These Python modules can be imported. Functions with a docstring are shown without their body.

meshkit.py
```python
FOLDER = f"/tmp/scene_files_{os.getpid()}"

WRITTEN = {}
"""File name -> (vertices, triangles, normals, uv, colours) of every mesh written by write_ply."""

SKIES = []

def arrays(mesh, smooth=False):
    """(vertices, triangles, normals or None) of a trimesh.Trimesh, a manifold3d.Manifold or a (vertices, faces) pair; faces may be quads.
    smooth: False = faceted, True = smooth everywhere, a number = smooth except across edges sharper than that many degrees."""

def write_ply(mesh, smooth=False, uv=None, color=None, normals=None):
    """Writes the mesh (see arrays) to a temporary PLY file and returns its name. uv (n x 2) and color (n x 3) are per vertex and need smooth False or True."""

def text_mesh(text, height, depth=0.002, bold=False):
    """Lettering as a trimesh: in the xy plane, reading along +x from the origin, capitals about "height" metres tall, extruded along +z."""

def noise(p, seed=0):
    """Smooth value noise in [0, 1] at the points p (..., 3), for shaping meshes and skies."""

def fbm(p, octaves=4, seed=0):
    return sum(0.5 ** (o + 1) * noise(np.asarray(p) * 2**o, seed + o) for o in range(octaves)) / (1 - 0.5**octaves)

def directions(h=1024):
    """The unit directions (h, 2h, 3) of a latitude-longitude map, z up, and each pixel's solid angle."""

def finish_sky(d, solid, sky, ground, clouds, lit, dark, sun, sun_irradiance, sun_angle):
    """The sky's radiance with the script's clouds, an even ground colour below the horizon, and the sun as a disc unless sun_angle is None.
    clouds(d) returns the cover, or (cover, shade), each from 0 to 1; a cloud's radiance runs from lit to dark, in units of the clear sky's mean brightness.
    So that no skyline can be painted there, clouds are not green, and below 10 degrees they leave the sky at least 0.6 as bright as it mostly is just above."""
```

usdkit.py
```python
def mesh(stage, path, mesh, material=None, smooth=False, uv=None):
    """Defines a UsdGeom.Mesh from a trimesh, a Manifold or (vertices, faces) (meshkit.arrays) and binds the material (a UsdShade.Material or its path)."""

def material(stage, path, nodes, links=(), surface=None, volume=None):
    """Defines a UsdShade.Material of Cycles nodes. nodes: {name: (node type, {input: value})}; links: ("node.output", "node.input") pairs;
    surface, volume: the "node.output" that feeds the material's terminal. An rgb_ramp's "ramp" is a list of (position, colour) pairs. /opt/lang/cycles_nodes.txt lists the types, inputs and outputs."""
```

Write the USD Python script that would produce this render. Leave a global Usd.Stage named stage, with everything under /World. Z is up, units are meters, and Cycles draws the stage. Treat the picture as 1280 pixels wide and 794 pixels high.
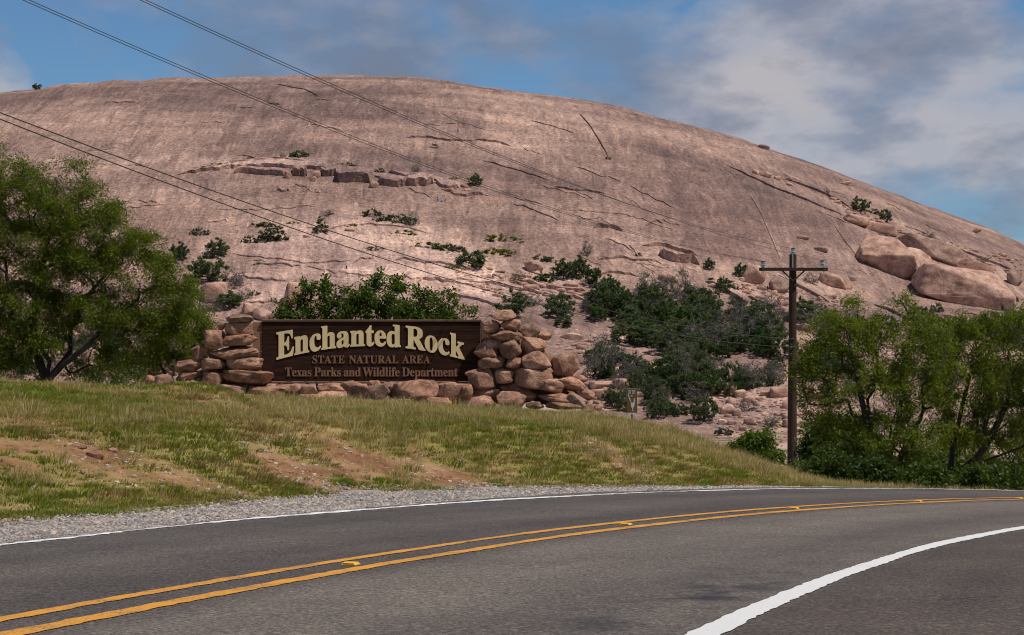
import math, random
import numpy as np, trimesh, manifold3d
import usdkit, meshkit
from scipy.interpolate import RBFInterpolator, RegularGridInterpolator, PchipInterpolator
from scipy.spatial import cKDTree
from shapely.geometry import Polygon
from pxr import Usd, UsdGeom, UsdLux, UsdShade, Gf, Sdf, Vt

# ------------------------------------------------------------------ camera, sky, sun, exposure
stage = Usd.Stage.CreateInMemory()
UsdGeom.SetStageUpAxis(stage, UsdGeom.Tokens.z)
UsdGeom.SetStageMetersPerUnit(stage, 1.0)
UsdGeom.Xform.Define(stage, '/World')
UsdGeom.Scope.Define(stage, '/World/Looks')
FPX, HZ, CAMH = 2700.0, 485.0, 1.1316          # focal length in photo pixels, horizon row, eye height above the road
cam = UsdGeom.Camera.Define(stage, '/World/camera')
cam.CreateHorizontalApertureAttr(36.0)
cam.CreateVerticalApertureAttr(36.0 * 635 / 1024)
cam.CreateFocalLengthAttr(36.0 * FPX / 1280)
cam.CreateVerticalApertureOffsetAttr((HZ - 397) / 1280 * 36.0)
cam.CreateClippingRangeAttr(Gf.Vec2f(0.1, 20000))
cam.AddTranslateOp().Set((0, 0, CAMH))
cam.AddRotateXYZOp().Set((90, 0, 0))
cam.CreateExposureAttr(EXPOSURE := -0.12)

SUN = np.array([0.42, -0.22, 0.88]); SUN /= np.linalg.norm(SUN)
SUN_EL, SUN_ROT = math.asin(SUN[2]), math.atan2(SUN[0], SUN[1])
sun = UsdLux.DistantLight.Define(stage, '/World/sun')
sun.CreateIntensityAttr(1.25); sun.CreateAngleAttr(0.53); sun.CreateNormalizeAttr(True)
sun.CreateColorAttr(Gf.Vec3f(1.0, 0.945, 0.87))
sun.AddRotateXYZOp().Set((math.degrees(math.acos(SUN[2])), 0, math.degrees(math.atan2(SUN[0], -SUN[1]))))

def mat(name, nodes, links, surface='p.BSDF', volume=None):
    return usdkit.material(stage, '/World/Looks/' + name, nodes, links, surface=surface, volume=volume)

sky_mat = mat('sky_look', {
    'tc': ('texture_coordinate', {}),
    'sky': ('sky_texture', {'sky_type': 'single_scattering', 'sun_disc': False, 'sun_elevation': SUN_EL, 'sun_rotation': SUN_ROT,
                            'altitude': 450.0, 'air_density': 1.0, 'aerosol_density': 0.25, 'ozone_density': 1.6}),
    'sep': ('separate_xyz', {}),
    'zz': ('math', {'math_type': 'add', 'value2': 0.22}),
    'zm': ('math', {'math_type': 'maximum', 'value2': 0.06}),
    'dx': ('math', {'math_type': 'divide'}), 'dy': ('math', {'math_type': 'divide'}),
    'cv': ('combine_xyz', {'z': 0.0}),
    'mp': ('mapping', {'mapping_type': 'point', 'location': (5.70, 8.8, 0.0), 'scale': (2.15, 1.3, 1.0)}),
    'n1': ('noise_texture', {'scale': 1.0, 'detail': 9.0, 'roughness': 0.56, 'distortion': 0.25}),
    'r1': ('rgb_ramp', {'ramp': [(0.45, (0, 0, 0)), (0.505, (.40, .40, .40)), (0.56, (.68, .68, .68)), (0.68, (.92, .92, .92))]}),
    'mp2': ('mapping', {'mapping_type': 'point', 'location': (5.1, 2.9, 0.4), 'scale': (4.6, 3.4, 1.0)}),
    'n2': ('noise_texture', {'scale': 1.0, 'detail': 8.0, 'roughness': 0.55}),
    'shade': ('rgb_ramp', {'ramp': [(0.38, (2.2, 2.6, 3.6)), (0.50, (3.7, 3.7, 4.4)), (0.62, (6.2, 5.8, 6.0))]}),
    'tint': ('mix_color', {'blend_type': 'multiply', 'fac': 1.0, 'b': (0.56, 0.79, 1.0)}),
    'mix': ('mix_color', {'blend_type': 'mix', 'use_clamp_result': False}),
    'bg': ('background_shader', {'strength': 0.088}),
}, [('tc.generated', 'sep.vector'), ('sep.z', 'zz.value1'), ('zz.value', 'zm.value1'), ('sep.x', 'dx.value1'), ('zm.value', 'dx.value2'),
    ('sep.y', 'dy.value1'), ('zm.value', 'dy.value2'), ('dx.value', 'cv.x'), ('dy.value', 'cv.y'), ('cv.vector', 'mp.vector'), ('mp.vector', 'n1.vector'),
    ('cv.vector', 'mp2.vector'), ('mp2.vector', 'n2.vector'), ('n1.fac', 'r1.fac'), ('n2.fac', 'shade.fac'), ('sky.color', 'tint.a'),
    ('r1.color', 'mix.fac'), ('tint.result', 'mix.a'), ('shade.color', 'mix.b'), ('mix.result', 'bg.color')], surface='bg.background')
dome_light = UsdLux.DomeLight.Define(stage, '/World/sky')
dome_light.CreateIntensityAttr(1.0)
UsdShade.MaterialBindingAPI.Apply(dome_light.GetPrim()).Bind(sky_mat)
dome_light.GetPrim().SetCustomDataByKey('kind', 'structure')
dome_light.GetPrim().SetCustomDataByKey('label', 'blue sky with soft grey violet clouds')

# ------------------------------------------------------------------ small helpers
COUNT = {}
def new_path(parent, name):
    base = (str(parent.GetPath()) if parent is not None else '/World') + '/' + name
    k = COUNT.get(base, 0); COUNT[base] = k + 1
    return base if k == 0 else f'{base}_{k:03d}'

def tag(p, label=None, cat=None, group=None, kind=None):
    p = p.GetPrim() if hasattr(p, 'GetPrim') else p
    for k, v in (('label', label), ('category', cat), ('group', group), ('kind', kind)):
        if v: p.SetCustomDataByKey(k, v)
    return p

def thing(name, label, cat, loc=(0, 0, 0), rot=(0, 0, 0), scale=(1, 1, 1), group=None, kind=None, ref=None):
    x = UsdGeom.Xform.Define(stage, new_path(None, name))
    x.AddTranslateOp().Set(Gf.Vec3d(*map(float, loc))); x.AddRotateXYZOp().Set(Gf.Vec3f(*map(float, rot)))
    x.AddScaleOp().Set(Gf.Vec3f(*map(float, scale)))
    if ref is not None:
        x.GetPrim().GetReferences().AddInternalReference(ref.GetPath()); x.GetPrim().SetInstanceable(True)
    return tag(x, label, cat, group, kind)

def part(name, mesh, m, parent=None, label=None, cat=None, group=None, kind=None, smooth=False, uv=None):
    p = usdkit.mesh(stage, new_path(parent, name), mesh, m, smooth, uv)
    return tag(p, label, cat, group, kind)

def cat_meshes(ms):
    vs, fs, o = [], [], 0
    for v, f in ms:
        vs.append(v); fs.append(np.asarray(f) + o); o += len(v)
    return np.vstack(vs), np.vstack(fs)

def box(sx, sy, sz, c=(0, 0, 0), bev=0.0):
    if bev:
        b = manifold3d.Manifold.cube([sx - 2 * bev, sy - 2 * bev, sz - 2 * bev], True)
        o = [b.translate([i * bev * a, j * bev * a, k * bev * a]) for a in (1,) for i, j, k in
             ((1, 0, 0), (-1, 0, 0), (0, 1, 0), (0, -1, 0), (0, 0, 1), (0, 0, -1))]
        m = manifold3d.Manifold.batch_hull(o).to_mesh()
        return np.array(m.vert_properties[:, :3]) + c, np.array(m.tri_verts)
    m = trimesh.creation.box((sx, sy, sz)); return np.array(m.vertices) + c, np.array(m.faces)

def tube(pts, radii, sides=6, cap=True):
    p = np.asarray(pts, float); r = np.broadcast_to(np.asarray(radii, float), (len(p),))
    t = np.gradient(p, axis=0); t /= np.linalg.norm(t, axis=1, keepdims=True) + 1e-12
    ref = np.where(np.abs(t[:, 2:]) < 0.9, [[0, 0, 1.0]], [[1.0, 0, 0]])
    if abs(t[:, 2]).mean() > .5: ref = np.tile([[1.0, 0.1, 0]], (len(p), 1))
    a = np.cross(t, ref); a /= np.linalg.norm(a, axis=1, keepdims=True) + 1e-12
    b = np.cross(t, a); ang = np.arange(sides) * 2 * np.pi / sides
    v = p[:, None] + r[:, None, None] * (np.cos(ang)[None, :, None] * a[:, None] + np.sin(ang)[None, :, None] * b[:, None])
    i, j = np.meshgrid(np.arange(len(p) - 1), np.arange(sides), indexing='ij'); k = (j + 1) % sides
    q = np.stack([i * sides + j, (i + 1) * sides + j, (i + 1) * sides + k, i * sides + k], -1).reshape(-1, 4)
    f = np.vstack([q[:, [0, 1, 2]], q[:, [0, 2, 3]]]); v = v.reshape(-1, 3)
    if cap:
        n = len(v); v = np.vstack([v, p[:1], p[-1:]]); jj = np.arange(sides); kk = (jj + 1) % sides; e = (len(p) - 1) * sides
        f = np.vstack([f, np.stack([np.full(sides, n), jj, kk], 1), np.stack([np.full(sides, n + 1), e + kk, e + jj], 1)])
    return v, f

def grid_mesh(V):
    """V: (m, n, 3) points -> vertices, quads as triangles (up-facing if rows run +y and columns +x)."""
    m, n = V.shape[:2]; i, j = np.meshgrid(np.arange(m - 1), np.arange(n - 1), indexing='ij')
    a = i * n + j; q = np.stack([a, a + 1, a + n + 1, a + n], -1).reshape(-1, 4)
    return V.reshape(-1, 3), np.vstack([q[:, [0, 1, 2]], q[:, [0, 2, 3]]])

def sstep(a, b, x):
    t = np.clip((np.asarray(x, float) - a) / (b - a), 0, 1); return t * t * (3 - 2 * t)

def fb(x, y, s, seed=0, oct=4):
    x, y = np.broadcast_arrays(np.asarray(x, float), np.asarray(y, float))
    return meshkit.fbm(np.stack([x * s, y * s, np.zeros_like(x) + seed * 7.31], -1), oct, seed)

# ------------------------------------------------------------------ materials
def ramp(*s): return {'ramp': list(s)}
def granite_mat(name, k, q):
  sc = lambda *t: tuple(round(x * k, 4) for x in t)
  return mat(name, {
    'g': ('geometry', {}), 
    'm1': ('mapping', {'mapping_type': 'point', 'rotation': (0, 0, 0.5), 'scale': (.008, .014, .035)}),
    'n1': ('noise_texture', {'scale': 1.0, 'detail': 6.0, 'roughness': .62, 'distortion': .4}),
    'm2': ('mapping', {'mapping_type': 'point', 'rotation': (0, 0, 0.5), 'scale': (.34, .045, .12)}),
    'n2': ('noise_texture', {'scale': 1.0, 'detail': 7.0, 'roughness': .66, 'distortion': 1.1}),
    'n3': ('noise_texture', {'scale': .9, 'detail': 3.0, 'roughness': .6}),
    'm5': ('mapping', {'mapping_type': 'point', 'rotation': (0, 0, -.35), 'scale': (.011, .026, .05)}), 'n5': ('noise_texture', {'scale': 1.0, 'detail': 7.0, 'roughness': .62, 'distortion': .8}),
    'r1': ('rgb_ramp', ramp((.37, sc(.165, .107, .091)), (.50, sc(.262, .169, .136)), (.62, sc(.345, .228, .180)))),
    'r2': ('rgb_ramp', ramp((.33, (.50, .48, .49)), (.45, (.88, .86, .86)), (.54, (1.0, 1.0, 1.0)), (.64, (1.42, 1.39, 1.34)))),
    'r3': ('rgb_ramp', ramp((.34, (.55, .53, .53)), (.46, (.98, .98, .98)), (.57, (1.03, 1.03, 1.03)), (.66, (1.6, 1.56, 1.5)))),
    'r5': ('rgb_ramp', ramp((.40, (.74, .72, .74)), (.52, (1.0, .99, .98)), (.62, (1.16, 1.14, 1.10)))),
    'x1': ('mix_color', {'blend_type': 'multiply', 'fac': .8, 'use_clamp_result': False}),
    'x2': ('mix_color', {'blend_type': 'multiply', 'fac': .9, 'use_clamp_result': False}),
    'x3': ('mix_color', {'blend_type': 'multiply', 'fac': .9, 'use_clamp_result': False}),
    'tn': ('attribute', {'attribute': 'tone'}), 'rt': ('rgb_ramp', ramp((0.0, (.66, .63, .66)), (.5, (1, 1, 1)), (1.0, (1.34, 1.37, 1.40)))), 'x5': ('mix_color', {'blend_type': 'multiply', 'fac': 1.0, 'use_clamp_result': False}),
    'm6': ('mapping', {'mapping_type': 'point', 'rotation': (0, 0, .25), 'scale': (.11, .008, .012)}), 'n6': ('noise_texture', {'scale': 1.0, 'detail': 5.0, 'roughness': .6, 'distortion': .5}), 'r6': ('rgb_ramp', ramp((.36, (.62, .60, .62)), (.47, (1, 1, 1)), (.60, (1.06, 1.05, 1.04)))), 'x4': ('mix_color', {'blend_type': 'multiply', 'fac': .6, 'use_clamp_result': False}),
    'hb': ('mix_float', {'fac': .45, 'use_clamp': False}),
    'b': ('bump', {'strength': .85, 'distance': 1.6}), 'p': ('principled_bsdf', {'roughness': .92, 'specular_ior_level': .2}),
}, [('g.position', 'm1.vector'), ('m1.vector', 'n1.vector'), ('g.position', 'm2.vector'), ('m2.vector', 'n2.vector'), ('g.position', 'n3.vector'), ('g.position', 'm5.vector'), ('m5.vector', 'n5.vector'),
    ('n1.fac', 'r1.fac'), ('n2.fac', 'r2.fac'), ('n3.fac', 'r3.fac'), ('n5.fac', 'r5.fac'), ('r1.color', 'x1.a'), ('r2.color', 'x1.b'), ('x1.result', 'x2.a'), ('r3.color', 'x2.b'),
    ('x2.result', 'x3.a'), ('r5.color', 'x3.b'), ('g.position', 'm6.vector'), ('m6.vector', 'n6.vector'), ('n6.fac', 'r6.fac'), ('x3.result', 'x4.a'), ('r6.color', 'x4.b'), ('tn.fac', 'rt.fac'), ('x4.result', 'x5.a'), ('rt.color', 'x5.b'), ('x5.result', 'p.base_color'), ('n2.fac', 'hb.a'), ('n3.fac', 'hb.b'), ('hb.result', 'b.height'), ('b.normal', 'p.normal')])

granite = granite_mat('granite_dome', 1.0, 0)
granite_pale = granite_mat('granite_fresh', 1.22, 1)

def rock_mat(name, lo, mid, hi, scale, bump_d, lichen=.35, spots=(.10, .085, .075)):
    return mat(name, {
        'g': ('geometry', {}), 'oi': ('object_info', {}),
        'n1': ('noise_texture', {'scale': scale, 'detail': 6.0, 'roughness': .65}),
        'n2': ('noise_texture', {'scale': scale * 9, 'detail': 4.0, 'roughness': .7}),
        'n3': ('noise_texture', {'scale': scale * 2.3, 'detail': 5.0, 'roughness': .6, 'distortion': .5}),
        'r1': ('rgb_ramp', ramp((.36, lo), (.50, mid), (.64, hi))),
        'r2': ('rgb_ramp', ramp((.34, (.35, .33, .32)), (.46, (.92, .92, .92)), (.56, (1.05, 1.05, 1.05)), (.66, (1.7, 1.62, 1.55)))),
        'r3': ('rgb_ramp', ramp((.52, (0, 0, 0)), (.68, (1, 1, 1)))),
        'lf': ('math', {'math_type': 'multiply', 'value2': lichen}),
        'vr': ('rgb_ramp', ramp((0.0, (.70, .72, .74)), (.3, (1.12, 1.02, .95)), (.6, (.92, .86, .84)), (.85, (1.25, 1.22, 1.18)), (1.0, (.85, .78, .72)))),
        'x1': ('mix_color', {'blend_type': 'multiply', 'fac': .7, 'use_clamp_result': False}),
        'x2': ('mix_color', {'blend_type': 'mix', 'b': spots}),
        'x3': ('mix_color', {'blend_type': 'multiply', 'fac': 1.0, 'use_clamp_result': False}),
        'hb': ('mix_float', {'fac': .35, 'use_clamp': False}),
        'b': ('bump', {'strength': .8, 'distance': bump_d}), 'p': ('principled_bsdf', {'roughness': .9, 'specular_ior_level': .25}),
    }, [('g.position', 'n1.vector'), ('g.position', 'n2.vector'), ('g.position', 'n3.vector'),
        ('n1.fac', 'r1.fac'), ('n2.fac', 'r2.fac'), ('n3.fac', 'r3.fac'), ('r3.color', 'lf.value1'), ('r1.color', 'x1.a'), ('r2.color', 'x1.b'), ('x1.result', 'x2.a'), ('lf.value', 'x2.fac'),
        ('oi.random', 'vr.fac'), ('x2.result', 'x3.a'), ('vr.color', 'x3.b'), ('x3.result', 'p.base_color'),
        ('n1.fac', 'hb.a'), ('n2.fac', 'hb.b'), ('hb.result', 'b.height'), ('b.normal', 'p.normal')])
stone_mat = rock_mat('stacked_stone', (.18, .095, .062), (.315, .170, .114), (.45, .275, .195), 3.4, .10, .6, (.15, .115, .095))
boulder_mat = rock_mat('boulder_stone', (.235, .140, .108), (.38, .24, .183), (.50, .345, .265), .35, .5, .4, (.17, .115, .095))

def leaf_mat(name, c0, c1, c2, trans=.35):
    return mat(name, {
        'g': ('geometry', {}), 'oi': ('object_info', {}), 'r': ('rgb_ramp', ramp((0.0, c0), (.55, c1), (1.0, c2))),
        'ad': ('math', {'math_type': 'multiply_add', 'value2': .65, 'value3': 0.0}), 'ob': ('math', {'math_type': 'multiply', 'value2': .35}),
        'd': ('principled_bsdf', {'roughness': .55, 'specular_ior_level': .25}), 't': ('translucent_bsdf', {}), 'mx': ('mix_closure', {'fac': trans}),
        'tm': ('mix_color', {'blend_type': 'multiply', 'fac': 1.0, 'b': (1.3, 1.25, .55), 'use_clamp_result': False}),
    }, [('g.random_per_island', 'ad.value1'), ('oi.random', 'ob.value1'), ('ob.value', 'ad.value3'), ('ad.value', 'r.fac'), ('r.color', 'd.base_color'),
        ('r.color', 'tm.a'), ('tm.result', 't.color'), ('d.BSDF', 'mx.closure1'), ('t.BSDF', 'mx.closure2')], surface='mx.closure')
mesquite_leaf = leaf_mat('mesquite_leaf', (.085, .115, .008), (.180, .225, .014), (.32, .355, .032), .5)
glossy_leaf = leaf_mat('broad_leaf', (.060, .095, .010), (.125, .185, .018), (.215, .275, .036), .45)
oak_leaf = leaf_mat('oak_leaf', (.055, .080, .034), (.108, .142, .056), (.17, .195, .088), .35)
light_oak_leaf = leaf_mat('light_oak_leaf', (.03, .06, .014), (.06, .10, .02), (.10, .14, .03), .25)
grey_leaf = leaf_mat('grey_brush', (.085, .085, .068), (.135, .130, .105), (.15, .17, .10), .25)
dark_brush_leaf = leaf_mat('dark_brush_leaf', (.035, .060, .010), (.075, .115, .016), (.13, .180, .030), .4)

def simple(name, c, rough=.7, var=.25, scale=8.0, bump=0.0, stretch=(1, 1, 1), metallic=0.0, spec=.3):
    return mat(name, {
        'tc': ('texture_coordinate', {}), 'm': ('mapping', {'mapping_type': 'point', 'scale': stretch}), 'n': ('noise_texture', {'scale': scale, 'detail': 5.0, 'roughness': .6}),
        'r': ('rgb_ramp', ramp((.3, tuple(np.array(c) * (1 - var))), (.7, tuple(np.array(c) * (1 + var))))),
        'b': ('bump', {'strength': .6, 'distance': max(bump, 1e-4)}), 'p': ('principled_bsdf', {'roughness': rough, 'metallic': metallic, 'specular_ior_level': spec})},
        [('tc.object', 'm.vector'), ('m.vector', 'n.vector'), ('n.fac', 'r.fac'), ('r.color', 'p.base_color'), ('n.fac', 'b.height'), ('b.normal', 'p.normal')])
bark = simple('bark', (.045, .036, .030), .95, .5, 6.0, .03, (1, 1, .25))
grey_twig = simple('grey_twig', (.13, .11, .10), .95, .3, 4.0)
pole_wood = simple('pole_wood', (.034, .0165, .011), .85, .45, 5.0, .01, (3, 3, .15))
arm_wood = simple('arm_wood', (.030, .020, .014), .85, .4, 5.0, .008, (.15, 3, 3))
sign_wood = simple('sign_wood', (.032, .0135, .0085), .8, .6, 3.0, .006, (.5, 4, 9), spec=.1)
trim_wood = simple('trim_wood', (.135, .068, .043), .75, .3, 3.0, .004, (.4, 4, 9))
tan_wood = simple('tan_wood', (.235, .135, .080), .8, .25, 3.0, .004, (.6, 4, 9))
cream_paint = simple('cream_paint', (.72, .55, .29), .6, .12, 3.0, .002)
brown_paint = simple('brown_letter_paint', (.225, .115, .066), .7, .15, 3.0)
wire_mat = simple('wire_metal', (.028, .028, .032), .5, .1, 3.0)
wire_alu = simple('grey_cable', (.11, .14, .16), .5, .1, 3.0)
insulator_mat = simple('insulator_glaze', (.34, .40, .45), .2, .1, 3.0, spec=.6)
iron_mat = simple('dark_iron', (.05, .047, .045), .6, .3, 9.0, metallic=.4)
alu_mat = simple('sign_edge_metal', (.22, .23, .20), .45, .1, 5.0)
brown_sign = simple('brown_sign_sheet', (.135, .072, .008), .55, .15, 4.0)
white_sheet = simple('white_sign_sheet', (.44, .50, .52), .5, .06, 4.0)
stud_amber = simple('amber_reflector', (.85, .25, .01), .3, .2, 30.0, spec=.6)
stud_body = simple('stud_body', (.62, .36, .05), .6, .2, 30.0)
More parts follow.
